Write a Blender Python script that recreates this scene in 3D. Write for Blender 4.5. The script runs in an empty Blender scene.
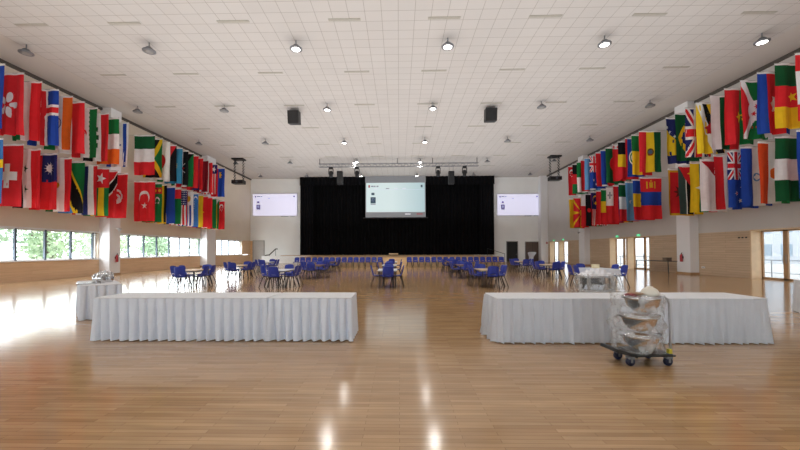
import bpy, math, random
from mathutils import Vector, Matrix
from mathutils.geometry import tessellate_polygon
random.seed(7)
SC = bpy.context.scene
COL = SC.collection
PI = math.pi
R = math.radians

# ------------------------------------------------------------------ camera
F, CAMH = 350.0, 1.6
CAM = Vector((0, 0, CAMH))
ROT = (Matrix.Rotation(R(1.2), 3, 'Z') @ Matrix.Rotation(R(91.0), 3, 'X') @ Matrix.Rotation(R(-0.17), 3, 'Z'))
INV = ROT.transposed()
_d = INV @ Vector((0, 1, 0))
PPX = 399.0 - F * _d.x / -_d.z
PPY = 250.0 + F * _d.y / -_d.z
def ray(u, v):
    return ROT @ Vector(((u - PPX) / F, -(v - PPY) / F, -1.0))
def on_z(u, v, z=0.0):
    d = ray(u, v); return CAM + d * ((z - CAMH) / d.z)
def on_x(u, v, X):
    d = ray(u, v); return CAM + d * (X / d.x)
def on_y(u, v, Y):
    d = ray(u, v); return CAM + d * (Y / d.y)
cd = bpy.data.cameras.new('camera'); cam = bpy.data.objects.new('camera', cd); COL.objects.link(cam)
cam.matrix_world = Matrix.Translation(CAM) @ ROT.to_4x4()
cd.sensor_width = 36.0; cd.lens = F / 800 * 36.0
cd.shift_x = (400 - PPX) / 800; cd.shift_y = (PPY - 225) / 800
cd.clip_end = 500
SC.camera = cam

WL, WR, HC = -19.6, 18.95, 11.04
YF = on_z(399, 178.0, HC).y          # far wall
YB = -14.0

# ------------------------------------------------------------------ materials
def lin(c):
    return tuple(((x / 255) / 12.92 if x / 255 <= .04045 else ((x / 255 + .055) / 1.055) ** 2.4) for x in c)
def rgba(c): return (*lin(c), 1)
MATS = {}
def mat(name, c, rough=.6, metal=0., var=.06, scale=8., emit=None, es=0., spec=.5):
    if name in MATS: return MATS[name]
    m = bpy.data.materials.new(name); m.use_nodes = True
    nt = m.node_tree; b = nt.nodes['Principled BSDF']
    b.inputs['Roughness'].default_value = rough; b.inputs['Metallic'].default_value = metal
    b.inputs['Specular IOR Level'].default_value = spec
    L = lin(c)
    if var > 0:
        tc = nt.nodes.new('ShaderNodeTexCoord'); n = nt.nodes.new('ShaderNodeTexNoise'); n.inputs['Scale'].default_value = scale
        n.inputs['Detail'].default_value = 3
        r = nt.nodes.new('ShaderNodeValToRGB')
        r.color_ramp.elements[0].position = .3; r.color_ramp.elements[1].position = .7
        r.color_ramp.elements[0].color = (*[x * (1 - var) for x in L], 1)
        r.color_ramp.elements[1].color = (*[min(1, x * (1 + var)) for x in L], 1)
        nt.links.new(tc.outputs['Object'], n.inputs['Vector']); nt.links.new(n.outputs['Fac'], r.inputs['Fac'])
        nt.links.new(r.outputs['Color'], b.inputs['Base Color'])
    else:
        b.inputs['Base Color'].default_value = (*L, 1)
    if emit:
        b.inputs['Emission Color'].default_value = rgba(emit); b.inputs['Emission Strength'].default_value = es
    MATS[name] = m; return m

def brick_mat(name, c1, c2, cm, bw, bh, mortar, rough, axis, var=.1, streak=(1, 30, 1), spec=.5, bump=0., offset=.37):
    """axis: which world axes become the brick u, v, e.g. 'xy', 'yz'"""
    m = bpy.data.materials.new(name); m.use_nodes = True
    nt = m.node_tree; N = nt.nodes; K = nt.links; b = N['Principled BSDF']
    b.inputs['Roughness'].default_value = rough; b.inputs['Specular IOR Level'].default_value = spec
    g = N.new('ShaderNodeNewGeometry'); s = N.new('ShaderNodeSeparateXYZ'); c = N.new('ShaderNodeCombineXYZ')
    K.new(g.outputs['Position'], s.inputs[0])
    for i, a in enumerate(axis): K.new(s.outputs[a.upper()], c.inputs[i])
    t = N.new('ShaderNodeTexBrick'); t.offset = offset; t.offset_frequency = 2
    t.inputs['Scale'].default_value = 1; t.inputs['Brick Width'].default_value = bw; t.inputs['Row Height'].default_value = bh
    t.inputs['Mortar Size'].default_value = mortar; t.inputs['Mortar Smooth'].default_value = .3; t.inputs['Bias'].default_value = 0
    t.inputs['Color1'].default_value = rgba(c1); t.inputs['Color2'].default_value = rgba(c2); t.inputs['Mortar'].default_value = rgba(cm)
    K.new(c.outputs[0], t.inputs['Vector'])
    mp = N.new('ShaderNodeMapping'); mp.inputs['Scale'].default_value = streak; K.new(c.outputs[0], mp.inputs['Vector'])
    n = N.new('ShaderNodeTexNoise'); n.inputs['Scale'].default_value = 1; n.inputs['Detail'].default_value = 4
    K.new(mp.outputs[0], n.inputs['Vector'])
    r = N.new('ShaderNodeMapRange'); r.inputs['From Min'].default_value = .3; r.inputs['From Max'].default_value = .7
    r.inputs['To Min'].default_value = 1 - var; r.inputs['To Max'].default_value = 1 + var
    K.new(n.outputs['Fac'], r.inputs['Value'])
    x = N.new('ShaderNodeMix'); x.data_type = 'RGBA'; x.blend_type = 'MULTIPLY'; x.inputs['Factor'].default_value = 1
    K.new(t.outputs['Color'], x.inputs[6]); K.new(r.outputs['Result'], x.inputs[7]); K.new(x.outputs[2], b.inputs['Base Color'])
    if bump:
        bp = N.new('ShaderNodeBump'); bp.inputs['Strength'].default_value = bump; bp.inputs['Distance'].default_value = .01
        K.new(n.outputs['Fac'], bp.inputs['Height']); K.new(bp.outputs[0], b.inputs['Normal'])
    MATS[name] = m; return m

def glass_mat(name, tint=(1, 1, 1), gloss=.08):
    m = bpy.data.materials.new(name); m.use_nodes = True; nt = m.node_tree; nt.nodes.clear()
    o = nt.nodes.new('ShaderNodeOutputMaterial'); t = nt.nodes.new('ShaderNodeBsdfTransparent'); g = nt.nodes.new('ShaderNodeBsdfGlossy')
    t.inputs['Color'].default_value = (*tint, 1); g.inputs['Roughness'].default_value = .05
    x = nt.nodes.new('ShaderNodeMixShader'); x.inputs[0].default_value = gloss
    nt.links.new(t.outputs[0], x.inputs[1]); nt.links.new(g.outputs[0], x.inputs[2]); nt.links.new(x.outputs[0], o.inputs['Surface'])
    MATS[name] = m; return m

def film_mat():
    m = bpy.data.materials.new('plastic_film'); m.use_nodes = True; nt = m.node_tree; nt.nodes.clear()
    N = nt.nodes; K = nt.links
    o = N.new('ShaderNodeOutputMaterial'); t = N.new('ShaderNodeBsdfTransparent'); p = N.new('ShaderNodeBsdfPrincipled')
    p.inputs['Base Color'].default_value = rgba((225, 228, 230)); p.inputs['Roughness'].default_value = .25
    tc = N.new('ShaderNodeTexCoord'); n = N.new('ShaderNodeTexNoise'); n.inputs['Scale'].default_value = 7; n.inputs['Detail'].default_value = 5
    K.new(tc.outputs['Object'], n.inputs['Vector'])
    r = N.new('ShaderNodeMapRange'); r.inputs['From Min'].default_value = .45; r.inputs['From Max'].default_value = .75
    r.inputs['To Min'].default_value = .10; r.inputs['To Max'].default_value = .58
    K.new(n.outputs['Fac'], r.inputs['Value'])
    x = N.new('ShaderNodeMixShader'); K.new(r.outputs[0], x.inputs[0]); K.new(t.outputs[0], x.inputs[1]); K.new(p.outputs[0], x.inputs[2])
    K.new(x.outputs[0], o.inputs['Surface']); MATS['plastic_film'] = m; return m

floor_m = brick_mat('maple_floor', (190, 155, 114), (170, 134, 95), (130, 100, 70), .85, .06, .002, .14, 'xy', .13, (1.2, 9, 1), .7, .010)
ceil_m = brick_mat('ceiling_tiles', (204, 200, 197), (201, 197, 194), (158, 152, 147), .665, .62, .010, .85, 'xy', .015, (.4, .4, 1), .1, offset=0.)
ceil_plain_m = mat('ceiling_plaster', (202, 196, 190), .9, var=.02, scale=.4)
wall_l_m = mat('beige_paint', (228, 216, 200), .9, var=.025, scale=.7)
wall_r_m = mat('grey_paint', (206, 202, 198), .9, var=.025, scale=.7)
wall_f_m = mat('white_paint', (246, 248, 247), .9, var=.02, scale=.7)
col_m = mat('column_white', (234, 234, 236), .8, var=.015, scale=.8)
wood_l_m = brick_mat('oak_panel_left', (228, 196, 160), (222, 188, 152), (204, 168, 130), 2.4, .18, .004, .5, 'yz', .06, (1, 14, 1))
wood_r_m = brick_mat('oak_panel_right', (206, 182, 154), (198, 173, 145), (160, 134, 108), 2.4, .14, .006, .55, 'yz', .06, (1, 14, 1))
wood_f_m = brick_mat('oak_panel_far', (240, 206, 158), (234, 198, 148), (210, 172, 126), 2.4, .35, .004, .5, 'xz', .06, (1, 14, 1))
wood_t_m = mat('oak_trim', (224, 196, 158), .5, var=.06, scale=3)
wood_d_m = mat('oak_frame', (178, 142, 104), .5, var=.08, scale=5)
white_m = mat('white_gloss', (238, 238, 238), .4, var=.01)
mull_m = mat('window_frame_grey', (74, 84, 98), .4, var=.02)
glass_m = glass_mat('window_glass', (.97, .99, 1.), .06)
film_m = film_mat()
door_glass_m = glass_mat('tinted_door_glass', (.60, .605, .615), .06)
black_m = mat('black_plastic', (22, 22, 24), .45, var=.1)
dark_m = mat('dark_metal', (40, 41, 44), .4, .3, var=.1)
grey_m = mat('grey_metal', (140, 144, 148), .4, .6, var=.05)
alu_m = mat('aluminium', (176, 178, 182), .4, .35, var=.04)
steel_m = mat('polished_steel', (206, 206, 208), .12, 1., var=.03, scale=5)
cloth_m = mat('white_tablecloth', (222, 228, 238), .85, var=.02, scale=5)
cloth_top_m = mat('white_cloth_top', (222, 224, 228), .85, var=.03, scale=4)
blue_m = mat('blue_plastic', (36, 56, 154), .42, var=.08, scale=6)
leg_m = mat('chair_leg_black', (30, 31, 40), .4, .3, var=.1)
curtain_m = mat('black_velvet', (11, 11, 13), .95, var=.25, scale=2, spec=.1)
curtain2_m = mat('black_velvet_front', (17, 17, 20), .95, var=.25, scale=2, spec=.1)
tabwhite_m = mat('white_laminate', (222, 224, 228), .35, var=.02)
tabwood_m = mat('beech_laminate', (214, 186, 150), .35, var=.06, scale=4)
tabbrown_m = mat('brown_laminate', (134, 96, 84), .35, var=.08, scale=4)

# ------------------------------------------------------------------ mesh builder
class MB:
    def __init__(s): s.v, s.f, s.mi = [], [], []
    def face(s, pts, mi=0):
        b = len(s.v); s.v += [Vector(p) for p in pts]; s.f.append(tuple(range(b, b + len(pts)))); s.mi.append(mi)
    def box(s, x0, x1, y0, y1, z0, z1, mi=0, M=None, bev=0.):
        if bev > 0:
            # chamfered in plan and at top and bottom
            def ring(i, z): return [(x0 + i, y0 + bev, z), (x0 + bev, y0 + i, z), (x1 - bev, y0 + i, z), (x1 - i, y0 + bev, z),
                                    (x1 - i, y1 - bev, z), (x1 - bev, y1 - i, z), (x0 + bev, y1 - i, z), (x0 + i, y1 - bev, z)]
            h = bev * .6
            s.loft([ring(h, z0), ring(0, z0 + h), ring(0, z1 - h), ring(h, z1)], True, True, True, mi, M); return s
        b = len(s.v)
        P = [Vector((x, y, z)) for z in (z0, z1) for x, y in ((x0, y0), (x1, y0), (x1, y1), (x0, y1))]
        s.v += [M @ p for p in P] if M else P
        for q in ((3, 2, 1, 0), (4, 5, 6, 7), (0, 1, 5, 4), (1, 2, 6, 5), (2, 3, 7, 6), (3, 0, 4, 7)):
            s.f.append(tuple(b + i for i in q)); s.mi.append(mi)
        return s
    def loft(s, rings, closed=True, cap0=False, cap1=False, mi=0, M=None):
        b = len(s.v); n = len(rings[0])
        for r in rings: s.v += [(M @ Vector(p)) if M else Vector(p) for p in r]
        for i in range(len(rings) - 1):
            for j in range(n if closed else n - 1):
                k = (j + 1) % n
                s.f.append((b + i * n + j, b + i * n + k, b + (i + 1) * n + k, b + (i + 1) * n + j)); s.mi.append(mi)
        if cap0: s.f.append(tuple(b + j for j in reversed(range(n)))); s.mi.append(mi)
        if cap1: s.f.append(tuple(b + (len(rings) - 1) * n + j for j in range(n))); s.mi.append(mi)
        return s
    def tube(s, pts, r, n=8, mi=0, cap=True):
        pts = [Vector(p) for p in pts]; rings = []
        rr = r if isinstance(r, (list, tuple)) else [r] * len(pts)
        t0 = (pts[1] - pts[0]).normalized()
        up = Vector((0, 0, 1)) if abs(t0.z) < .9 else Vector((1, 0, 0))
        for i, p in enumerate(pts):
            t = (pts[min(i + 1, len(pts) - 1)] - pts[max(i - 1, 0)]).normalized()
            a = t.cross(up).normalized(); up = a.cross(t).normalized()
            rings.append([p + (a * math.cos(2 * PI * k / n) + up * math.sin(2 * PI * k / n)) * rr[i] for k in range(n)])
        return s.loft(rings, True, cap, cap, mi)
    def lathe(s, prof, n=20, c=(0, 0, 0), mi=0, M=None):
        c = Vector(c)
        rings = [[c + Vector((r * math.cos(2 * PI * k / n), r * math.sin(2 * PI * k / n), z)) for k in range(n)] for r, z in prof]
        return s.loft(rings, True, prof[0][0] > 1e-6, prof[-1][0] > 1e-6, mi, M)
    def grid(s, fn, nu, nv, mi=0, thick=0.):
        b = len(s.v)
        for i in range(nu + 1):
            for j in range(nv + 1): s.v.append(Vector(fn(i / nu, j / nv)))
        for i in range(nu):
            for j in range(nv):
                a = b + i * (nv + 1) + j
                s.f.append((a, a + nv + 1, a + nv + 2, a + 1)); s.mi.append(mi)
        return s
    def build(s, name, mats, parent=None, smooth=False, solid=0., kind=None):
        me = bpy.data.meshes.new(name)
        me.from_pydata([tuple(p) for p in s.v], [], s.f)
        for m in (mats if isinstance(mats, (list, tuple)) else [mats]): me.materials.append(m)
        me.polygons.foreach_set('material_index', s.mi)
        if smooth: me.polygons.foreach_set('use_smooth', [True] * len(me.polygons))
        me.update()
        o = bpy.data.objects.new(name, me); COL.objects.link(o)
        if parent: o.parent = parent
        if solid:
            md = o.modifiers.new('solid', 'SOLIDIFY'); md.thickness = solid; md.offset = 0
        if kind: o['kind'] = kind
        return o

def thing(name, label, cat, loc=(0, 0, 0), rz=0., group=None):
    o = bpy.data.objects.new(name, None); COL.objects.link(o); o.empty_display_size = .1
    o.location = loc; o.rotation_euler = (0, 0, rz); tag(o, label, cat, group); return o
def tag(o, label, cat, group=None):
    o['label'] = label; o['category'] = cat
    if group: o['group'] = group
    return o
def dup(root, loc, rz=0., label=None, group=None):
    r = root.copy(); COL.objects.link(r); r.location = loc; r.rotation_euler = (0, 0, rz)
    if label: r['label'] = label
    if group: r['group'] = group
    for ch in list(root.children):
        c = ch.copy(); COL.objects.link(c); c.parent = r
        for g in ch.children:
            d = g.copy(); COL.objects.link(d); d.parent = c
    return r
def struct(name, mb, m, parent=None, smooth=False):
    o = mb.build(name, m, parent, smooth)
    o['kind'] = 'structure'; return o
def sbox(name, b, m, parent=None): return struct(name, MB().box(*b), m, parent)
def ordinal(i): return ['first', 'second', 'third', 'fourth', 'fifth', 'sixth', 'seventh', 'eighth', 'ninth', 'tenth', 'eleventh', 'twelfth',
                        'thirteenth', 'fourteenth', 'fifteenth', 'sixteenth', 'seventeenth'][i]

# ------------------------------------------------------------------ setting
sbox('floor', (WL - .4, WR + .9, YB, YF + .3, -.2, 0), floor_m)
c = MB().box(-17.3, 16.9, YB, YF + .3, HC, HC + .3, 0).box(WL - .4, -17.3, YB, YF + .3, HC, HC + .3, 1).box(16.9, WR + .4, YB, YF + .3, HC, HC + .3, 1)
struct('ceiling', c, [ceil_m, ceil_plain_m])
def yl(u, X=WL): return on_x(u, 250, X).y
Y1L, Y2L, Y3L, Y4L, Y5L = yl(98), yl(119.5), yl(204), yl(216.5), yl(241.7)
ZS, ZH = 1.10, 2.78
bays = [(YB + 2, Y1L), (Y2L, Y3L), (Y4L, Y5L)]
w = MB()
w.box(WL - .4, WL, YB, YF, ZH, HC, 0)
prev = YB
for a, b_ in bays:
    w.box(WL - .4, WL, prev, a, ZS, ZH, 0); prev = b_
w.box(WL - .4, WL, prev, YF, ZS, ZH, 0)
struct('wall_left', w, wall_l_m)
w = MB().box(WL - .4, WL, YB, YF, 0, ZS - .06, 0)
w.box(WL, WL + .03, Y5L, YF, ZS, 2.85, 0)
struct('trim_1', w, wood_l_m)
for i, (a, b_) in enumerate(bays):
    wd = MB().box(WL - .2, WL - .14, a, b_, ZS, ZS + .07, 0).box(WL - .2, WL - .14, a, b_, ZH - .07, ZH, 0)
    wd.box(WL - .2, WL - .14, a, a + .07, ZS, ZH, 0).box(WL - .2, WL - .14, b_ - .07, b_, ZS, ZH, 0)
    us = [[14.6, 44.7, 70.4, 92.3], [128.3, 143.5, 156.4, 168.7, 179, 189, 199], [221.6, 228.6, 234.7]][i]
    ys = [yl(u, WL - .17) for u in us]
    if i == 0:
        y = ys[0]
        while y - 1.52 > a + .2: y -= 1.52; ys.append(y)
    for y in ys: wd.box(WL - .22, WL - .11, y - .045, y + .045, ZS, ZH, 1)
    fr = struct('window_%d' % (i + 1), wd, [white_m, mull_m])
    p = MB(); p.box(WL - .176, WL - .164, a, b_, ZS, ZH); struct('window_pane', p, glass_m, fr)
    s_ = MB().box(WL - .4, WL + .1, a - .1, b_ + .1, ZS - .06, ZS, 0); struct('window_sill', s_, white_m, fr)
    s_ = MB().box(WL - .4, WL + .08, a - .1, b_ + .1, ZH, ZH + .07, 0); struct('window_head', s_, white_m, fr)
# columns
def column(name, x0, x1, y0, y1):
    struct(name, MB().box(x0, x1, y0, y1, 0, HC), col_m)
cl1 = yl(109.4, WL + .68), yl(120.2, WL + .68)
cl2 = yl(207, WL + .68), yl(215.5, WL + .68)
column('column_left', WL, WL + .68, *cl1); column('column_left_far', WL, WL + .68, *cl2)
cr1 = yl(690, WR - .55), yl(676.8, WR - .55)
cr2 = yl(584.4, WR - .55), yl(579, WR - .55)
column('column_right', WR - .55, WR, *cr1); column('column_right_far', WR - .55, WR, *cr2)
column('column_corner', on_y(541.2, 250, YF - .9).x, WR, YF - .9, YF)
for n, (x0, x1), (y0, y1) in (('baseboard_left', (WL, WL + .72), cl1), ('baseboard_left_far', (WL, WL + .72), cl2),
                              ('baseboard_right', (WR - .59, WR), cr1), ('baseboard_right_far', (WR - .59, WR), cr2)):
    sbox(n, (x0, x1, y0 - .04, y1 + .04, 0, .12), wood_d_m)
# dark gap rails under the ceiling
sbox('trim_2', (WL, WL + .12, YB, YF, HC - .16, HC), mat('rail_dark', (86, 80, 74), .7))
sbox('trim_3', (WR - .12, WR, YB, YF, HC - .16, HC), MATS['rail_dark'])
# right wall with recessed glass doors
ZD = 2.6
w = MB().box(WR, WR + .6, YB, YF, ZD, HC, 0)
struct('wall_right', w, wall_r_m)
D1 = (yl(751, WR) - 3.6, yl(751, WR))
DA = (yl(626.4, WR), yl(609.8, WR)); DB = (yl(649.5, WR), yl(627.6, WR))
DC = (yl(558.6, WR), yl(550, WR)); DD = (yl(568.5, WR), yl(559.2, WR))
ops = sorted([D1, DA, DB, DC, DD, (YB + 2, YB + 5), (2, 6.5), (9, 12)])
w = MB(); prev = YB
for a, b_ in ops: w.box(WR, WR + .6, prev, a, 0, ZD, 0); prev = b_
w.box(WR, WR + .6, prev, YF, 0, ZD, 0)
struct('trim_4', w, wood_r_m)
for i, (a, b_) in enumerate(ops):
    j = MB()
    XD = WR + .52
    d = MB()
    d.box(XD, XD + .08, a, b_, ZD - .1, ZD, 0).box(XD, XD + .08, a, a + .1, 0, ZD, 0).box(XD, XD + .08, b_ - .1, b_, 0, ZD, 0)
    n = 2 if b_ - a < 3.5 else 3
    for k in range(1, n):
        y = a + (b_ - a) * k / n; d.box(XD, XD + .08, y - .11, y + .11, 0, ZD, 0)
    d.box(XD, XD + .08, a, b_, 0, .1, 0)
    do = struct('door_%d' % (i + 1), d, wood_d_m)
    p = MB().box(XD + .03, XD + .045, a + .1, b_ - .1, .1, ZD - .1); struct('door_pane', p, door_glass_m, do)
    jm = MB().box(WR - .015, XD, b_ - .03, b_ + .03, 0, ZD + .03, 0).box(WR - .015, XD, a - .03, a + .03, 0, ZD + .03, 0).box(WR - .015, XD, a, b_, ZD - .03, ZD + .03, 0)
    struct('door_jamb', jm, wood_t_m, do)
    hd = MB()
    for k in range(1, n):
        y = a + (b_ - a) * k / n
        for s in (-.07, .07): hd.tube([(XD - .06, y + s, .85), (XD - .06, y + s, 1.3)], .015, 6)
    struct('door_handle', hd, grey_m, do)
# far wall
struct('wall_back', MB().box(WL - .4, WR + .6, YB - .3, YB, 0, 3.2).box(WL - .4, WR + .6, YB - .3, YB, 6.6, HC).box(WL - .4, -14.5, YB - .3, YB, 3.2, 6.6).box(14, WR + .6, YB - .3, YB, 3.2, 6.6), wall_r_m)
bw = MB()
for k in range(10): bw.box(-14.5 + 28.5 * k / 9 - .06, -14.5 + 28.5 * k / 9 + .06, YB - .2, YB - .1, 3.2, 6.6)
bw.box(-14.5, 14, YB - .2, YB - .1, 4.85, 4.95)
bw = struct('window_4', bw, mull_m)  # unseen window band, added to let cool daylight in from behind
struct('window_pane', MB().box(-14.5, 14, YB - .16, YB - .15, 3.2, 6.6), glass_m, bw)
w = MB().box(WL - .4, WR + .6, YF, YF + .4, 0, HC, 0)
struct('wall_far', w, wall_f_m)
def fx(u): return on_y(u, 250, YF).x
def fz(v): return on_y(399, v, YF).z
def far_door(name, u0, u1, vt, m, leafs=1):
    x0, x1, z1 = fx(u0), fx(u1), fz(vt)
    d = struct(name, MB().box(x0, x1, YF - .06, YF, 0, z1), m)
    f = MB().box(x0 - .08, x0, YF - .09, YF, 0, z1 + .08).box(x1, x1 + .08, YF - .09, YF, 0, z1 + .08).box(x0, x1, YF - .09, YF, z1, z1 + .08)
    struct('door_frame', f, mat('door_frame_grey', (150, 148, 146), .5), d)
    h = MB()
    if leafs == 2:
        xm = (x0 + x1) / 2; struct('door_gap', MB().box(xm - .012, xm + .012, YF - .065, YF - .055, 0, z1), black_m, d)
        h.tube([(xm + .1, YF - .1, 1.0), (xm + .24, YF - .1, 1.0)], .02, 6)
    else: h.tube([(x1 - .2, YF - .1, 1.0), (x1 - .08, YF - .1, 1.0)], .02, 6)
    struct('door_handle', h, alu_m, d)
far_door('door_11', 506.8, 517.3, 242.2, mat('door_black', (24, 26, 27), .5))
far_door('door_12', 525.5, 539.0, 242.6, mat('door_brown', (92, 76, 68), .5, var=.08), 2)
far_door('door_13', 253.5, 264, 240.6, mat('door_grey', (196, 196, 194), .6), 1)
struct('trim_5', MB().box(WL, fx(253.3) - .1, YF - .05, YF, 0, 2.85), wood_f_m)

# ------------------------------------------------------------------ stage
ZST = .96
SF = on_z(399, 266.8, 0).y
SX0, SX1 = -9.5, 9.45
SB = YF - 2.4
stage_top_m = brick_mat('stage_boards', (196, 160, 118), (186, 150, 108), (150, 118, 84), 1.8, .12, .004, .35, 'xy', .08, (1, 12, 1))
st = MB().box(SX0, SX1, SF, YF - .02, 0, ZST - .06, 0).box(SX0 - .03, SX1 + .03, SF - .03, YF - .02, ZST - .06, ZST, 1)
struct('platform_stage', st, [wood_f_m, stage_top_m])
xl = on_y(261.5, 258, SB).x
s2 = MB().box(xl, SX0 - .05, SB, YF - .1, 0, ZST - .06, 0).box(xl + 2.4, SX0 - .05, SB - .02, YF - .1, ZST - .06, ZST, 1)
struct('platform_stage_left', s2, [mat('stage_white', (244, 246, 246), .6), stage_top_m])
# right hand stage steps
sx1 = on_z(538, 262.5, 0).x
steps = thing('stage_steps', 'pale wooden steps going down at right end of the stage', 'steps', (SX1 + .05, SB - .4, 0))
mb = MB()
for k in range(5): mb.box(k * .62, (k + 1) * .62, 0, 2.2, 0, ZST * (5 - k) / 6, 0)
mb.build('flight', wood_t_m, steps)
mb = MB(); mb.box(0, 3.4, -.1, -.02, 0, .12)
mb.face([(0, -.06, ZST), (0, -.06, .1), (3.4, -.06, .1), (3.4, -.06, .3)]); mb.build('side_panel', wood_t_m, steps)
hr = MB().tube([(1.3, .1, .9), (1.3, .1, 1.75), (3.4, .1, 1.1), (3.4, .1, .2)], .03, 6); hr.build('handrail', dark_m, steps)
hp = on_y(265, 255.2, SB + .3); hq = on_y(277.5, 248.2, SB + .3)
rail = thing('stair_handrail', 'dark sloping handrail above the white block at left stage end', 'handrail', (hp.x, SB + .3, ZST - .06))
dx, dz = hq.x - hp.x, hq.z - hp.z
MB().tube([(0, 0, dz * .08), (dx * .35, 0, dz * .15), (dx * .85, 0, dz), (dx, 0, dz)], .07, 6).build('rail', dark_m, rail)
MB().tube([(dx * .35, 0, 0), (dx * .35, 0, dz * .15)], .03, 6).build('post', grey_m, rail); MB().tube([(dx * .85, 0, 0), (dx * .85, 0, dz)], .03, 6).build('post', grey_m, rail)
lp = thing('stage_riser', 'low pale wooden riser lying at stage centre before the curtain', 'riser', (on_y(393.5, 254, YF - 4).x, YF - 4, ZST))
MB().box(-.55, .55, -.3, .3, .1, .25, bev=.02).build('top', wood_t_m, lp); MB().box(-.5, -.42, -.25, .25, 0, .1).build('foot', wood_d_m, lp); MB().box(.42, .5, -.25, .25, 0, .1).build('foot', wood_d_m, lp)

def drape(name, label, x0, x1, y, z0, z1, m, per=.45, amp=.09):
    n = int((x1 - x0) / per * 8)
    o = MB().grid(lambda a, b: (x0 + (x1 - x0) * a, y + amp * math.sin(a * (x1 - x0) / per * 2 * PI) + .03 * math.sin(a * 37), z0 + (z1 - z0) * b), n, 2).build(name, m, smooth=True)
    tag(o, label, 'curtain'); return o
cx0, cx1 = on_y(300.3, 250, YF - .75).x, on_y(494.2, 250, YF - .75).x
drape('stage_curtain', 'wide black pleated backdrop curtain filling the back of the stage', cx0, cx1, YF - .35, ZST + .02, HC - .02, curtain_m)
drape('stage_curtain', 'left black side curtain at edge of stage', cx0 - .02, fx(315), YF - .75, ZST + .02, HC - .02, curtain2_m, .35)
drape('stage_curtain', 'right black side curtain at edge of stage', fx(479), cx1 + .02, YF - .75, ZST + .02, HC - .02, curtain2_m, .35)
drape('stage_valance', 'short black border curtain along the top of stage backdrop', cx0, cx1, YF - 1.05, HC - 1.1, HC - .01, curtain2_m, .5)

# screens
def emis(name, c, s=1.): return mat(name, c, .6, var=0, emit=c, es=s)
scr_m = emis('screen_white', (226, 226, 250), .55); scr_c_m = None
def grad_screen():
    m = bpy.data.materials.new('projection'); m.use_nodes = True; nt = m.node_tree; b = nt.nodes['Principled BSDF']
    tc = nt.nodes.new('ShaderNodeTexCoord'); mp = nt.nodes.new('ShaderNodeSeparateXYZ'); r = nt.nodes.new('ShaderNodeValToRGB')
    nt.links.new(tc.outputs['Generated'], mp.inputs[0]); nt.links.new(mp.outputs['X'], r.inputs[0])
    r.color_ramp.elements[0].color = rgba((222, 240, 240)); r.color_ramp.elements[1].color = rgba((150, 190, 200))
    r.color_ramp.elements[0].position = .45
    nt.links.new(r.outputs[0], b.inputs['Emission Color']); b.inputs['Emission Strength'].default_value = .52
    b.inputs['Base Color'].default_value = rgba((170, 185, 188)); MATS['projection'] = m; return m
scr_c_m = grad_screen()
ui_grey = mat('ui_grey', (150, 158, 176), .6, var=0); ui_purple = mat('ui_purple', (128, 112, 178), .6, var=0)
ui_dark = mat('ui_slate', (72, 98, 116), .6, var=0); ui_red = mat('ui_red', (190, 70, 80), .6, var=0)
ui_pale = emis('ui_pale', (206, 212, 232), .45); ui_white = emis('ui_white', (235, 235, 240), .4)
def screen(label, u0, u1, v0, v1, Y, central=False):
    a = on_y(u0, v1, Y); b = on_y(u1, v0, Y); W, Hh = b.x - a.x, b.z - a.z
    t = thing('projection_screen', label, 'screen', (a.x, Y, a.z))
    def rc(mb, x0, x1, z0, z1, d, mi): mb.box(x0 * W, x1 * W, -d - .012, -d, z0 * Hh, z1 * Hh, mi)
    if central:
        mb = MB(); mb.box(0, W, 0, .04, 0, Hh); mb.build('screen_surface', mat('screen_grey', (150, 154, 160), .7, var=.02), t)
        mb = MB(); rc(mb, .012, .988, .15, .985, 0, 0); pr = mb.build('projected_image', scr_c_m, t)
        z0, zs = .15, .835
        mb = MB().tube([(-.3, 0, -.06), (W + .3, 0, -.06)], .07, 8); mb.build('bottom_bar', black_m, t)
        mb = MB(); mb.box(-.02, W + .02, -.06, .12, Hh, HC - a.z - .015); mb.build('housing', mat('screen_grey', (150, 154, 160)), t)
    else:
        mb = MB(); mb.box(0, W, 0, .06, 0, Hh); mb.build('screen_surface', scr_m, t); pr = t; z0, zs = 0, 1
        mb = MB(); mb.box(-.03, W + .03, .03, .1, -.05, Hh + .05); mb.build('frame', mat('screen_frame', (214, 212, 214), .6), t)
        mb = MB().box(W * .64, W * .80, -.05, .05, -.13, -.05).box(W * .86, W * .96, -.05, .05, -.11, -.05); mb.build('control_box', alu_m, t)
    mb = MB()
    def e(x0, x1, y0, y1, mi): rc(mb, x0, x1, z0 + zs * (1 - y1), z0 + zs * (1 - y0), .014, mi)
    dk = 4 if central else 1
    e(.05, .075, .08, .16, 5 if central else dk)                      # emblem
    for k, wd in enumerate((.05, .035, .04)): e(.095 + k * .045, .095 + k * .045 + wd * .8, .10, .14, 0)
    for x in (.14, .34, .48, .62): e(x, x + .055, .185, .21, 0 if x == .34 else 2)
    e(.92, .95, .08, .16, dk)                                         # icon at top right
    e(.10, .15, .34, .42, dk); e(.085, .17, .49, .70, dk if central else 3); e(.105, .15, .53, .64, 2); e(.085, .17, .72, .745, 0)
    e(.02, .98, .235, .24, 2)
    mb.build('page_content', [ui_grey, ui_purple, ui_pale, ui_purple, ui_dark, ui_red], t)
    if central:
        for x0, x1, mi in ((.66, .75, ui_white), (.85, .95, ui_red)):
            mb = MB(); rc(mb, x0, x1, .08, .105, .014, 0); mb.build('caption_line', mi, t)
screen('large central projection screen hanging before the black curtain', 365.5, 425.5, 217.5, 182, YF - 1.3, True) if False else None
screen('large central projection screen hanging before the black curtain', 365.5, 425.5, 182, 217.5, YF - 1.3, True)
screen('bright screen on the white wall left of the stage', 252.8, 297, 193.8, 215.8, YF - .14)
screen('bright screen on the white wall right of the stage', 497.5, 539.6, 194, 215.3, YF - .14)

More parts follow.
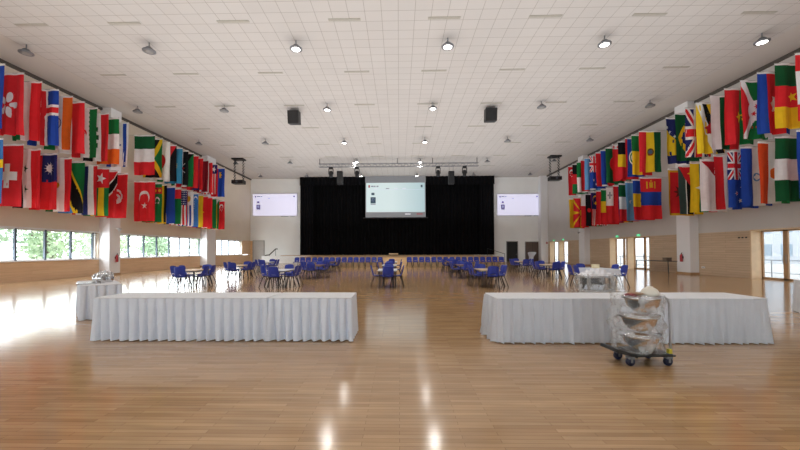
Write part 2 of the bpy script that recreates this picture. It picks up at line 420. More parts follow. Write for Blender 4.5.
# ------------------------------------------------------------------ ceiling fittings
glow_m = mat('lamp_lens_lit', (250, 250, 250), .4, var=0, emit=(255, 252, 245), es=9.)
off_m = mat('lamp_lens_off', (150, 148, 146), .3, var=.05)
ring_m = mat('lamp_body', (128, 130, 134), .4, .4, var=.05)
def lamp_proto(lit):
    t = thing('ceiling_lamp', '', 'lamp')
    MB().tube([(0, 0, 0), (0, 0, -.22)], .025, 8).build('stem', grey_m, t)
    MB().lathe([(.0, -.20), (.10, -.21), (.15, -.26), (.17, -.33), (.27, -.36), (.275, -.41), (.20, -.43), (.19, -.42)], 20).build('housing', ring_m, t, True)
    MB().lathe([(.0, -.435), (.12, -.433), (.185, -.42), (.0, -.41)], 20).build('lens', glow_m if lit else off_m, t, True)
    return t
protos = {True: lamp_proto(True), False: lamp_proto(False)}
usedp = set()
LX = [-17.0, -11.3, -4.6, 2.2, 9.1, 15.9]
colw = ['far left', 'second from left', 'third from left', 'third from right', 'second from right', 'far right']
rows = [on_z(447, 38, HC).y, on_z(432, 102.5, HC).y, on_z(425, 137.5, HC).y, on_z(420, 158.5, HC).y, on_z(416, 172.5, HC).y]
roww = ['nearest row', 'second row', 'third row', 'fourth row', 'stage row']
litset = {(0, 2), (0, 3), (0, 4), (0, 5), (1, 2), (1, 3), (2, 2), (2, 3), (3, 2), (3, 3), (4, 2), (4, 3)}
for i, y in enumerate(rows):
    for j, x in enumerate(LX):
        lit = (i, j) in litset
        lab = 'round %s ceiling lamp on a stem, %s in the %s' % ('lit' if lit else 'unlit', colw[j], roww[i])
        p = protos[lit]
        if lit not in usedp:
            usedp.add(lit); p.location = (x, y, HC); p['label'] = lab; p['group'] = 'round ceiling lamps'
        else: dup(p, (x, y, HC), 0, lab, 'round ceiling lamps')
def spot(x, y, e, ang=150):
    l = bpy.data.lights.new('lamp_light', 'SPOT'); l.energy = e; l.spot_size = R(ang); l.spot_blend = .6; l.shadow_soft_size = .2; l.color = (1, .96, .9); l.specular_factor = .25
    o = bpy.data.objects.new('lamp_light', l); COL.objects.link(o); o.location = (x, y, HC - .5)
SPOT = 420
for i, y in enumerate(rows):
    for j in (2, 3) if i < 4 else (): spot(LX[j], y, SPOT)
for y in (rows[0] - 6.9, rows[0] - 13.8):
    for j in (1, 2, 3, 4): spot(LX[j], y, 120)
# air slots
slot = tag(MB().box(-.66, .66, -.07, .07, -.02, 0, 0).build('ceiling_vent', mat('slot_grey', (172, 168, 158), .7)), '', 'vent')
slot['group'] = 'slot vents in the ceiling'
VX = [-15.3, -11.35, -6.8, -2.2, 1.87, 5.95, 10.1, 14.4]
vy0 = on_z(399, 18.5, HC).y; vy1 = on_z(399, 71, HC).y
k = 0
for i in range(7):
    for j, x in enumerate(VX):
        o = slot if k == 0 else slot.copy()
        if k: COL.objects.link(o)
        k += 1; o.location = (x, vy0 + (vy1 - vy0) * i, HC)
        o['label'] = 'thin grey slot vent in ceiling, %s from left in %s vent row' % (ordinal(j), ordinal(i))
# hanging loudspeakers
def speaker(label, u, v0, v1, yc, w, d, tilt=0.):
    a = on_y(u, v0, yc); b = on_y(u, v1, yc); h = a.z - b.z
    t = thing('hanging_speaker', label, 'speaker', (a.x, yc, b.z))
    M = Matrix.Translation((0, 0, h / 2)) @ Matrix.Rotation(R(tilt), 4, 'X') @ Matrix.Translation((0, 0, -h / 2))
    MB().box(-w / 2, w / 2, -d / 2, d / 2, 0, h, 0, M, bev=.03).build('cabinet', black_m, t)
    MB().box(-w * .45, w * .45, -d / 2 - .02, -d / 2 + .01, h * .05, h * .95, 0, M).build('grille', mat('speaker_grille', (34, 34, 36), .7, var=.3, scale=60), t)
    MB().tube([(-w * .35, 0, h * .95), (-w * .35, 0, HC - b.z)], .02, 6).tube([(w * .35, 0, h * .95), (w * .35, 0, HC - b.z)], .02, 6).box(-w * .45, w * .45, -.05, .05, h, h + .05).build('bracket', grey_m, t)
sy = on_z(399, 108, HC).y
speaker('black loudspeaker hung from ceiling, left one over the tables', 294.2, 111.5, 124, sy, .74, .6, 8)
speaker('black loudspeaker hung from ceiling, right one over the tables', 490.5, 109, 121.5, sy, .74, .6, 8)
TY = on_z(399, 158.3, HC).y
speaker('tall black stage loudspeaker hung left of the central screen', 340, 171.5, 184.5, TY + 1.8, .6, .6)
speaker('tall black stage loudspeaker hung right of the central screen', 451.2, 171.5, 184.2, TY + 1.8, .6, .6)
# truss
ta, tb = on_y(319, 167.2, TY), on_y(478.5, 166, TY)
tl = tb.x - ta.x
tr = thing('lighting_truss', 'long silver lighting truss hung before the stage', 'truss', (ta.x, TY, ta.z))
mb = MB(); hh = .32
for y, z in ((-.16, 0), (.16, 0), (-.16, hh), (.16, hh)): mb.tube([(0, y, z), (tl, y, z)], .028, 6)
mb.build('chord', mat('truss_grey', (128, 130, 134), .4, .3, var=.04), tr)
mb = MB(); n = int(tl / .32)
for k in range(n):
    x0, x1 = k * tl / n, (k + 1) * tl / n
    for y in (-.16, .16): mb.tube([(x0, y, 0 if k % 2 else hh), (x1, y, hh if k % 2 else 0)], .014, 4)
    mb.tube([(x0, -.16, hh if k % 2 else 0), (x1, .16, hh if k % 2 else 0)], .014, 4)
mb.build('lattice', MATS['truss_grey'], tr)
for u in (319.8, 397.3, 432.5, 477):
    x = on_y(u, 164, TY).x - ta.x
    MB().tube([(x, 0, hh), (x, 0, HC - ta.z)], .035, 6).build('hanger', dark_m, tr)
head = None
for u, lb in ((331, 'leftmost of the four moving lights under the truss'), (357, 'second of four moving lights under the truss, left of screen'),
              (438, 'third of four moving lights under the truss, right of screen'), (464.5, 'rightmost of the four moving lights under the truss')):
    p = on_y(u, 167, TY)
    if head is None:
        head = thing('moving_light', 'black ' + lb, 'stage light', (p.x, TY, ta.z - .008), 0, 'moving lights on the truss')
        MB().box(-.2, .2, -.18, .18, -.2, -.02, 0, bev=.03).build('base', black_m, head)
        MB().box(-.25, -.19, -.1, .1, -.75, -.18).box(.19, .25, -.1, .1, -.75, -.18).build('yoke', dark_m, head)
        MB().lathe([(.0, -.4), (.12, -.4), (.17, -.5), (.18, -.75), (.2, -1.0), (.17, -1.03), (.0, -1.0)], 14).build('lamp_head', black_m, head, True)
        MB().lathe([(.0, -1.035), (.15, -1.034), (.0, -1.02)], 14).build('lens', mat('lens_dark', (90, 96, 104), .1), head)
    else: dup(head, (p.x, TY, ta.z - .008), 0, 'black ' + lb)
# bright spotlights on truss
for u, lb in ((356.5, 'left'), (420, 'right')):
    p = on_y(u, 162, TY - .3)
    s_ = thing('truss_spotlight', 'small lit spotlight mounted on the truss, the %s one' % lb, 'stage light', (p.x, TY - .24, p.z))
    MB().lathe([(.0, .3), (.1, .3), (.16, .1), (.2, 0), (.18, -.02), (0., .02)], 14).build('can', alu_m, s_, True)
    MB().lathe([(.0, -.025), (.16, -.02), (.0, 0)], 14).build('lens', glow_m, s_)
# projector lifts
def lift(label, u, v0, v1, uw):
    yc = on_z(u, v0, HC).y
    a, b = on_y(u, v0, yc), on_y(u, v1, yc); wd = uw * yc / F; h = HC - b.z
    t = thing('projector_lift', label, 'projector lift', (a.x, yc, HC - .002))
    MB().box(-wd / 2, wd / 2, -.4, .4, -.14, 0).build('top_plate', black_m, t)
    mb = MB()
    for s in (-1, 1):
        x = s * wd * .38
        pr = [(x + (.09 if k % 2 else -.09), 0, -.14 - (h - .5) * k / 14) for k in range(15)]
        mb.tube(pr, .035, 5); mb.tube([(2 * x - q[0], .12, q[2]) for q in pr], .035, 5)
    mb.build('scissor_arm', dark_m, t)
    MB().box(-wd / 2, wd / 2, -.4, .4, -h, -h + .36, 0, bev=.03).build('projector_box', black_m, t)
    MB().lathe([(.09, -.02), (.11, .1), (0.08, .1)], 12, M=Matrix.Translation((0, -.4, -h + .18)) @ Matrix.Rotation(R(90), 4, 'X')).build('lens', mat('lens_dark', (90, 96, 104)), t)
lift('black projector on a hanging scissor lift near the left flags', 238.8, 158.8, 184, 11.5)
lift('black projector on a hanging scissor lift near the right flags', 554.5, 156, 180.5, 11)

# ------------------------------------------------------------------ flags
FC = {}
def fcol(c):
    if c not in FC:
        FC[c] = mat('flag_fabric_%d' % len(FC), c, .75, var=.05, scale=3, spec=.2)
    return FC[c]
RED, DRED, MAROON = (228, 44, 52), (190, 32, 46), (138, 30, 44)
WH, BLK, BLU, NAVY = (246, 244, 244), (24, 24, 28), (36, 74, 172), (38, 46, 108)
SKY, LBL, GRN, DGR, LGR = (106, 164, 214), (66, 128, 200), (26, 124, 64), (22, 92, 52), (66, 150, 60)
YEL, GLD, ORG = (246, 206, 40), (226, 176, 40), (240, 110, 36)
def rc(c, x0, y0, x1, y1): return (c, [(x0, y0), (x1, y0), (x1, y1), (x0, y1)])
def hs(*cs):
    ws = [q[1] if isinstance(q[0], tuple) else 1 for q in cs]; cl = [q[0] if isinstance(q[0], tuple) else q for q in cs]
    T = sum(ws); y = 0; out = []
    for c, w_ in zip(cl, ws): out.append(rc(c, 0, y / T, 1, (y + w_) / T)); y += w_
    return out
def vs(*cs): return [(c, [(y, x) for x, y in p]) for c, p in hs(*cs)]
A = 1.5
def disc(c, x, y, r, n=20): return (c, [(x + r / A * math.cos(2 * PI * k / n), y + r * math.sin(2 * PI * k / n)) for k in range(n)])
def star(c, x, y, r, n=5, inner=.42, rot=-90):
    return (c, [(x + (r if k % 2 == 0 else r * inner) / A * math.cos(R(rot) + PI * k / n), y + (r if k % 2 == 0 else r * inner) * math.sin(R(rot) + PI * k / n)) for k in range(2 * n)])
def cres(c, x, y, r, dx=.35, n=16):
    a0 = R(48); o = [(x + r / A * math.cos(t), y + r * math.sin(t)) for t in [a0 + (2 * PI - 2 * a0) * k / n for k in range(n + 1)]]
    p0 = o[0]; cx = x + dx * r / A; ri = math.hypot((p0[0] - cx) * A, p0[1] - y); b0 = math.atan2(p0[1] - y, (p0[0] - cx) * A)
    i = [(cx + ri / A * math.cos(t), y + ri * math.sin(t)) for t in [2 * PI - b0 - (2 * PI - 2 * b0) * k / n for k in range(n + 1)]]
    return (c, o + i)
def tri(c, *p): return (c, list(p))
def band(c, x0, y0, x1, y1, w_):
    dx, dy = (x1 - x0) * A, y1 - y0; L = math.hypot(dx, dy); nx, ny = -dy / L * w_ / 2 / A, dx / L * w_ / 2
    return (c, [(x0 + nx, y0 + ny), (x1 + nx, y1 + ny), (x1 - nx, y1 - ny), (x0 - nx, y0 - ny)])
def uj(x0, y0, x1, y1):
    def S(L): return [(c, [(x0 + (x1 - x0) * min(1, max(0, x)), y0 + (y1 - y0) * min(1, max(0, y))) for x, y in p]) for c, p in L]
    return S([rc(NAVY, 0, 0, 1, 1), tri(WH, (0, 0), (.12, 0), (1, .85), (1, 1), (.88, 1), (0, .15)), tri(WH, (1, 0), (1, .15), (.12, 1), (0, 1), (0, .85), (.88, 0)),
              tri(RED, (0, 0), (.06, 0), (1, .94), (1, 1), (.94, 1), (0, .06)), tri(RED, (1, 0), (1, .06), (.06, 1), (0, 1), (0, .94), (.94, 0)),
              rc(WH, .36, 0, .64, 1), rc(WH, 0, .30, 1, .70), rc(RED, .42, 0, .58, 1), rc(RED, 0, .39, 1, .61)])
def stripes(n, c1, c2): return hs(*[c1 if k % 2 == 0 else c2 for k in range(n)])
def rays(c, x, y, r0, r1, n): return [tri(c, (x + r0 / A * math.cos(t - .1), y + r0 * math.sin(t - .1)), (x + r1 / A * math.cos(t), y + r1 * math.sin(t)), (x + r0 / A * math.cos(t + .1), y + r0 * math.sin(t + .1))) for t in [2 * PI * k / n for k in range(n)]]
def petals(c, x, y, r):
    o = []
    for k in range(5):
        t = 2 * PI * k / 5 - PI / 2; P = []
        for q in range(12):
            s = 2 * PI * q / 12; a, b_ = r * .58 + r * .42 * math.cos(s), r * .24 * math.sin(s)
            P.append((x + (a * math.cos(t) - b_ * math.sin(t)) / A, y + a * math.sin(t) + b_ * math.cos(t)))
        o.append((c, P))
    return o
D = {
 'honduras': ('Honduran', 'blue with white middle band', hs(BLU, WH, BLU)),
 'hong_kong': ('Hong Kong', 'red with a white five-petal flower', [rc(RED, 0, 0, 1, 1)] + petals(WH, .5, .5, .33)),
 'hungary': ('Hungarian', 'red, white and green bands', hs(RED, WH, GRN)),
 'iceland': ('Icelandic', 'blue with red and white cross', [rc(BLU, 0, 0, 1, 1), rc(WH, .26, 0, .46, 1), rc(WH, 0, .37, 1, .63), rc(RED, .31, 0, .41, 1), rc(RED, 0, .435, 1, .565)]),
 'india': ('Indian', 'orange, white and green with blue wheel', hs(ORG, WH, GRN) + [disc(NAVY, .5, .5, .15), disc(WH, .5, .5, .12)] + rays(NAVY, .5, .5, .03, .125, 12) + [disc(NAVY, .5, .5, .035)]),
 'indonesia': ('Indonesian', 'red and white halves', hs(RED, WH)),
 'iran': ('Iranian', 'green, white and red with red emblem', hs(GRN, WH, RED) + [rc(WH, k / 11 + .01, .31, k / 11 + .06, .33) for k in range(11)] + [cres(RED, .5, .5, .12), rc(RED, .49, .4, .51, .6)]),
 'iraq': ('Iraqi', 'red, white and black with green script', hs(RED, WH, BLK) + [rc(DGR, .28, .42, .38, .56), rc(DGR, .45, .4, .55, .58), rc(DGR, .62, .42, .72, .56)]),
 'ireland': ('Irish', 'green, white and orange bars', vs(GRN, WH, ORG)),
 'israel': ('Israeli', 'white with blue stripes and star', [rc(WH, 0, 0, 1, 1), rc(BLU, 0, .09, 1, .24), rc(BLU, 0, .76, 1, .91), star(BLU, .5, .5, .21, 6, .58), star(WH, .5, .5, .13, 6, .58)]),
 'italy': ('Italian', 'green, white and red bars', vs(DGR, WH, RED)),
 'jamaica': ('Jamaican', 'gold diagonal cross with green and black', [rc(GRN, 0, 0, 1, 1), tri(BLK, (0, 0), (.5, .5), (0, 1)), tri(BLK, (1, 0), (1, 1), (.5, .5)), tri(YEL, (0, 0), (.1, 0), (1, .87), (1, 1), (.9, 1), (0, .13)), tri(YEL, (1, 0), (1, .13), (.1, 1), (0, 1), (0, .87), (.9, 0))]),
 'japan': ('Japanese', 'white with red disc', [rc(WH, 0, 0, 1, 1), disc(RED, .5, .5, .3)]),
 'jordan': ('Jordanian', 'black, white and green with red triangle', hs(BLK, WH, GRN) + [tri(RED, (0, 0), (.5, .5), (0, 1)), star(WH, .15, .5, .08, 7)]),
 'kazakhstan': ('Kazakh', 'sky blue with yellow sun', [rc((64, 150, 190), 0, 0, 1, 1), disc(YEL, .5, .45, .17)] + rays(YEL, .5, .45, .18, .26, 16)),
 'kenya': ('Kenyan', 'black, red and green with shield', hs((BLK, 6), (WH, 1), (DRED, 6), (WH, 1), (GRN, 6)) + [band(WH, .36, .15, .64, .85, .03), band(WH, .64, .15, .36, .85, .03), tri(DRED, (.5, .15), (.58, .5), (.5, .85), (.42, .5)), rc(WH, .48, .4, .52, .6)]),
 'kuwait': ('Kuwaiti', 'green, white and red with black wedge', hs(GRN, WH, RED) + [tri(BLK, (0, 0), (.27, .333), (.27, .667), (0, 1))]),
 'kyrgyzstan': ('Kyrgyz', 'red with yellow sun', [rc(RED, 0, 0, 1, 1), disc(YEL, .5, .5, .2)] + rays(YEL, .5, .5, .2, .3, 20)),
 'laos': ('Lao', 'red and blue with white disc', hs((RED, 1), (NAVY, 2), (RED, 1)) + [disc(WH, .5, .5, .19)]),
 'latvia': ('Latvian', 'dark red with thin white band', hs((MAROON, 2), (WH, 1), (MAROON, 2))),
 'lebanon': ('Lebanese', 'red and white with green tree', hs((RED, 1), (WH, 2), (RED, 1)) + [tri(GRN, (.5, .28), (.64, .7), (.36, .7))]),
 'liberia': ('Liberian', 'red and white stripes with blue canton', stripes(11, RED, WH) + [rc(NAVY, 0, 0, .3, .4545), star(WH, .15, .227, .16)]),
 'liechtenstein': ('Liechtenstein', 'blue and red with gold crown', hs(BLU, RED) + [tri(GLD, (.13, .42), (.13, .24), (.18, .32), (.23, .2), (.28, .32), (.33, .24), (.33, .42))]),
 'sweden': ('Swedish', 'blue with yellow cross', [rc(LBL, 0, 0, 1, 1), rc(YEL, .31, 0, .44, 1), rc(YEL, 0, .4, 1, .6)]),
 'switzerland': ('Swiss', 'red with broad white cross', [rc(RED, 0, 0, 1, 1), rc(WH, .3, .4, .7, .6), rc(WH, .43, .2, .57, .8)]),
 'syria': ('Syrian', 'red, white and black with green stars', hs(RED, WH, BLK) + [star(DGR, .32, .5, .12), star(DGR, .68, .5, .12)]),
 'taiwan': ('Taiwanese', 'red with blue canton and white sun', [rc(RED, 0, 0, 1, 1), rc(NAVY, 0, 0, .5, .5)] + rays(WH, .25, .25, .11, .19, 12) + [disc(WH, .25, .25, .11)]),
 'tajikistan': ('Tajik', 'red, white and green bands', hs((RED, 2), (WH, 3), (GRN, 2)) + [tri(GLD, (.45, .56), (.45, .46), (.5, .42), (.55, .46), (.55, .56))]),
 'tanzania': ('Tanzanian', 'green and blue with black diagonal', [rc(GRN, 0, 0, 1, 1), tri(LBL, (1, 0), (1, 1), (0, 1)), tri(YEL, (0, 1), (0, .62), (.75, 0), (1, 0), (1, .38), (.25, 1)), tri(BLK, (0, 1), (0, .72), (.82, 0), (1, 0), (1, .28), (.18, 1))]),
 'thailand': ('Thai', 'red, white and blue bands', hs((RED, 1), (WH, 1), (NAVY, 2), (WH, 1), (RED, 1))),
 'togo': ('Togolese', 'green and yellow with red star canton', hs(GRN, YEL, GRN, YEL, GRN) + [rc(RED, 0, 0, .4, .6), star(WH, .2, .3, .19)]),
 'trinidad': ('Trinidad', 'red with black and white diagonal', [rc(RED, 0, 0, 1, 1), tri(WH, (0, 0), (.3, 0), (1, 1), (.7, 1)), tri(BLK, (.045, 0), (.255, 0), (.955, 1), (.745, 1))]),
 'tunisia': ('Tunisian', 'red with white disc and crescent', [rc(RED, 0, 0, 1, 1), disc(WH, .5, .5, .25), cres(RED, .5, .5, .18), star(RED, .53, .5, .09)]),
 'turkey': ('Turkish', 'red with white crescent and star', [rc(RED, 0, 0, 1, 1), cres(WH, .40, .5, .27, .28), star(WH, .60, .5, .13, 5, .42, 180)]),
 'turkmenistan': ('Turkmen', 'green with patterned red stripe', [rc(GRN, 0, 0, 1, 1), rc(DRED, .1, 0, .26, 1), cres(WH, .42, .22, .12), star(WH, .5, .3, .05), star(WH, .5, .15, .05)] + [disc(GLD, .18, .1 + .2 * k, .06, 8) for k in range(5)]),
 'uganda': ('Ugandan', 'black, yellow and red stripes', hs(BLK, YEL, RED, BLK, YEL, RED) + [disc(WH, .5, .5, .16)]),
 'ukraine': ('Ukrainian', 'blue and yellow halves', hs(BLU, YEL)),
 'emirates': ('Emirates', 'green, white and black with red band', hs(GRN, WH, BLK) + [rc(RED, 0, 0, .27, 1)]),
 'america': ('United States', 'stripes with starry blue canton', stripes(13, RED, WH) + [rc(NAVY, 0, 0, .42, .538)] + [disc(WH, .04 + .068 * i, .06 + .105 * j, .024, 6) for i in range(6) for j in range(5)]),
 'uruguay': ('Uruguayan', 'white and blue stripes with yellow sun', stripes(9, WH, BLU) + [rc(WH, 0, 0, .38, .556), disc(GLD, .19, .28, .13)] + rays(GLD, .19, .28, .12, .2, 12)),
 'uzbekistan': ('Uzbek', 'blue, white and green with white crescent', hs((LBL, 10), (RED, 1), (WH, 10), (RED, 1), (GRN, 10)) + [cres(WH, .14, .16, .11)] + [star(WH, .24 + .07 * k, .22, .03) for k in range(4)]),
 'venezuela': ('Venezuelan', 'yellow, blue and red bands', hs(YEL, BLU, RED)),
 'vietnam': ('Vietnamese', 'red with yellow star', [rc(RED, 0, 0, 1, 1), star(YEL, .5, .5, .28)]),
 'yemen': ('Yemeni', 'red, white and black bands', hs(RED, WH, BLK)),
 'zambia': ('Zambian', 'green with red, black and orange bars', [rc(GRN, 0, 0, 1, 1), rc(RED, .66, .35, .775, 1), rc(BLK, .775, .35, .885, 1), rc(ORG, .885, .35, 1, 1)]),
 'zimbabwe': ('Zimbabwean', 'green, yellow, red and black stripes', hs(GRN, YEL, RED, BLK, RED, YEL, GRN) + [tri(WH, (0, 0), (.4, .5), (0, 1)), star(RED, .14, .5, .15)]),
 'singapore': ('Singaporean', 'red and white with white crescent', hs(RED, WH) + [cres(WH, .2, .25, .16)] + [star(WH, .28 + .06 * math.cos(R(72 * k)), .25 + .09 * math.sin(R(72 * k)), .035) for k in range(5)]),
 'afghanistan': ('Afghan', 'black, red and green bars', vs(BLK, RED, GRN) + [disc(WH, .5, .5, .13)]),
 'algeria': ('Algerian', 'green and white with red crescent', vs(GRN, WH) + [cres(RED, .5, .5, .22), star(RED, .55, .5, .11)]),
 'angola': ('Angolan', 'red and black with yellow emblem', hs(RED, BLK) + [cres(YEL, .5, .5, .18)]),
 'argentina': ('Argentine', 'sky blue and white with sun', hs(SKY, WH, SKY) + [disc(GLD, .5, .5, .1)]),
 'australia': ('Australian', 'blue with union canton and white stars', [rc(BLU, 0, 0, 1, 1)] + uj(0, 0, .5, .5) + [star(WH, .25, .75, .13, 7), star(WH, .75, .2, .07, 7), star(WH, .75, .82, .07, 7), star(WH, .63, .45, .07, 7), star(WH, .87, .38, .07, 7)]),
 'austria': ('Austrian', 'red, white and red bands', hs(RED, WH, RED)),
 'azerbaijan': ('Azerbaijani', 'blue, red and green bands', hs(BLU, RED, GRN) + [cres(WH, .48, .5, .12), star(WH, .56, .5, .06, 8)]),
 'bangladesh': ('Bangladeshi', 'green with red disc', [rc(DGR, 0, 0, 1, 1), disc(RED, .45, .5, .32)]),
 'belarus': ('Belarusian', 'red and green with patterned edge', hs((RED, 2), (GRN, 1)) + [rc(WH, 0, 0, .11, 1)] + [star(RED, .055, .1 + .2 * k, .09, 4, .5) for k in range(5)]),
 'belgium': ('Belgian', 'black, yellow and red bars', vs(BLK, YEL, RED)),
 'belize': ('Belizean', 'blue with white disc and red edges', [rc(BLU, 0, 0, 1, 1), rc(RED, 0, 0, 1, .1), rc(RED, 0, .9, 1, 1), disc(WH, .5, .5, .33), disc(GRN, .5, .5, .28), disc(WH, .5, .5, .23), disc(GLD, .5, .5, .13)]),
 'benin': ('Beninese', 'green band over yellow and red', hs(YEL, RED) + [rc(GRN, 0, 0, .4, 1)]),
 'bolivia': ('Bolivian', 'red, yellow and green with crest', hs(RED, YEL, DGR) + [disc((120, 90, 40), .5, .5, .14), disc((90, 110, 130), .5, .5, .08), rc((80, 60, 30), .42, .47, .44, .53), rc((160, 60, 40), .56, .42, .59, .58)]),
 'bosnia': ('Bosnian', 'blue with yellow triangle and stars', [rc(NAVY, 0, 0, 1, 1), tri(YEL, (.25, 0), (.82, 0), (.82, 1))] + [star(WH, .2 + .14 * k * .72, .02 + .16 * k, .07) for k in range(7)]),
 'brazil': ('Brazilian', 'green with yellow diamond and blue disc', [rc(DGR, 0, 0, 1, 1), tri(YEL, (.08, .5), (.5, .1), (.92, .5), (.5, .9)), disc(NAVY, .5, .5, .24), band(WH, .36, .44, .65, .56, .04)]),
 'britain': ('British', 'red, white and blue union crosses', uj(0, 0, 1, 1)),
 'brunei': ('Bruneian', 'yellow with white and black diagonals', [rc(YEL, 0, 0, 1, 1), tri(WH, (0, 0), (0, .2), (1, .8), (1, .55)), tri(BLK, (0, .2), (0, .38), (1, 1), (1, .8)), star(DRED, .48, .48, .2, 4, .35), rc(DRED, .44, .4, .6, .56)]),
 'bulgaria': ('Bulgarian', 'white, green and red bands', hs(WH, DGR, RED)),
 'burkina': ('Burkinabe', 'red and green with yellow star', hs(RED, GRN) + [star(YEL, .5, .5, .17)]),
 'burundi': ('Burundian', 'white diagonal cross on red and green', [rc(RED, 0, 0, 1, 1), tri(GRN, (0, 0), (.5, .5), (0, 1)), tri(GRN, (1, 0), (.5, .5), (1, 1)), tri(WH, (0, 0), (.08, 0), (1, .88), (1, 1), (.92, 1), (0, .12)), tri(WH, (1, 0), (1, .12), (.08, 1), (0, 1), (0, .88), (.92, 0)), disc(WH, .5, .5, .27), star(RED, .43, .5, .08, 6), star(RED, .55, .41, .08, 6), star(RED, .55, .59, .08, 6)]),
 'cambodia': ('Cambodian', 'blue and red with white temple', hs((BLU, 1), (RED, 2), (BLU, 1)) + [tri(WH, (.32, .68), (.32, .6), (.38, .55), (.38, .42), (.42, .48), (.46, .44), (.5, .33), (.54, .44), (.58, .48), (.62, .42), (.62, .55), (.68, .6), (.68, .68))]),
 'cameroon': ('Cameroonian', 'green, red and yellow bars with star', vs(DGR, RED, YEL) + [star(YEL, .5, .5, .15)]),
 'canada': ('Canadian', 'red and white with red maple leaf', vs((RED, 1), (WH, 2), (RED, 1)) + [star(RED, .5, .48, .26, 7, .5), rc(RED, .493, .5, .507, .8)]),
 'lithuania': ('Lithuanian', 'yellow, green and red bands', hs(YEL, GRN, RED)),
 'macedonia': ('Macedonian', 'red with yellow sun rays', [rc(RED, 0, 0, 1, 1), tri(YEL, (0, 0), (.14, 0), (.5, .5)), tri(YEL, (1, 0), (.86, 0), (.5, .5)), tri(YEL, (0, 1), (.14, 1), (.5, .5)), tri(YEL, (1, 1), (.86, 1), (.5, .5)), tri(YEL, (0, .42), (0, .58), (.5, .5)), tri(YEL, (1, .42), (1, .58), (.5, .5)), tri(YEL, (.44, 0), (.56, 0), (.5, .5)), tri(YEL, (.44, 1), (.56, 1), (.5, .5)), disc(RED, .5, .5, .19), disc(YEL, .5, .5, .15)]),
 'madagascar': ('Malagasy', 'white band over red and green', hs(RED, GRN) + [rc(WH, 0, 0, .333, 1)]),
 'malawi': ('Malawian', 'black, red and green bands', hs(BLK, RED, GRN) + [disc(RED, .5, .2, .1)]),
 'malaysia': ('Malaysian', 'red and white stripes with blue canton', stripes(14, RED, WH) + [rc(NAVY, 0, 0, .5, .571), cres(YEL, .2, .28, .19), star(YEL, .32, .28, .15, 14, .6)]),
 'maldives': ('Maldivian', 'red with green panel and white crescent', [rc(RED, 0, 0, 1, 1), rc(DGR, .25, .25, .75, .75), cres(WH, .48, .5, .15)]),
 'mali': ('Malian', 'green, yellow and red bars', vs(GRN, YEL, RED)),
 'malta': ('Maltese', 'white and red halves with grey cross', vs(WH, RED) + [rc((160, 160, 164), .1, .16, .3, .24), rc((160, 160, 164), .175, .08, .225, .32)]),
 'mauritius': ('Mauritian', 'red, blue, yellow and green bands', hs(RED, NAVY, YEL, GRN)),
 'mexico': ('Mexican', 'green, white and red bars with emblem', vs(DGR, WH, RED) + [disc((120, 100, 60), .5, .5, .12)]),
 'micronesia': ('Micronesian', 'light blue with white stars', [rc(SKY, 0, 0, 1, 1), star(WH, .5, .25, .1), star(WH, .5, .75, .1), star(WH, .3, .5, .1), star(WH, .7, .5, .1)]),
 'moldova': ('Moldovan', 'blue, yellow and red bars with crest', vs(BLU, YEL, RED) + [disc((140, 90, 50), .5, .5, .14)]),
 'mongolia': ('Mongolian', 'red and blue bars with gold symbol', vs(RED, BLU, RED) + [rc(GLD, .08, .3, .25, .36), rc(GLD, .08, .64, .25, .70), disc(GLD, .16, .5, .08), rc(GLD, .1, .42, .13, .58), rc(GLD, .2, .42, .23, .58), tri(GLD, (.03, .5), (.08, .45), (.08, .55))]),
 'montenegro': ('Montenegrin', 'red with gold border and dark eagle', [rc(GLD, 0, 0, 1, 1), rc(RED, .05, .075, .95, .925), star((110, 46, 40), .48, .5, .26, 8, .5)]),
 'mozambique': ('Mozambican', 'green, black and yellow with red triangle', hs((70, 92, 92), BLK, YEL) + [rc(WH, 0, .32, 1, .35), rc(WH, 0, .65, 1, .68), tri(RED, (0, 0), (.42, .5), (0, 1)), star(YEL, .14, .5, .14)]),
 'myanmar': ('Myanmar', 'yellow, green and red with white star', hs(YEL, GRN, RED) + [star(WH, .5, .5, .3)]),
 'nepal': ('Nepalese', 'red pennants on white cloth', [rc(WH, 0, 0, 1, 1), tri(DRED, (.02, .05), (.45, .8), (.2, .8), (.6, .95), (.02, .95)), cres(WH, .15, .62, .1), disc(WH, .3, .82, .06)]),
 'netherlands': ('Dutch', 'red, white and blue bands', hs(RED, WH, BLU)),
 'new_zealand': ('New Zealand', 'blue with union canton and red stars', [rc(BLU, 0, 0, 1, 1)] + uj(0, 0, .5, .5) + [q for x, y in ((.75, .2), (.75, .82), (.63, .45), (.87, .4)) for q in (star(WH, x, y, .07), star(RED, x, y, .05))]),
 'nicaragua': ('Nicaraguan', 'blue and white with small crest', hs(BLU, WH, BLU) + [disc(SKY, .5, .5, .11), disc(WH, .5, .5, .08)]),
 'niger': ('Nigerien', 'orange, white and green with orange disc', hs((ORG[0], 84, 40), WH, GRN) + [disc(ORG, .5, .5, .14)]),
 'nigeria': ('Nigerian', 'green, white and green bars', vs(DGR, WH, DGR)),
 'north_korea': ('North Korean', 'blue and red with star disc', hs((BLU, 2), (WH, .5), (RED, 6), (WH, .5), (BLU, 2)) + [disc(WH, .36, .5, .2), star(RED, .36, .5, .19)]),
}
XL0, XR0, FWID, FH = -17.5, 16.77, 1.5, 2.84
ZU, ZL = CAMH + 8.2, CAMH + 4.95
rod_m = mat('flag_rod', (190, 188, 184), .4, .4)
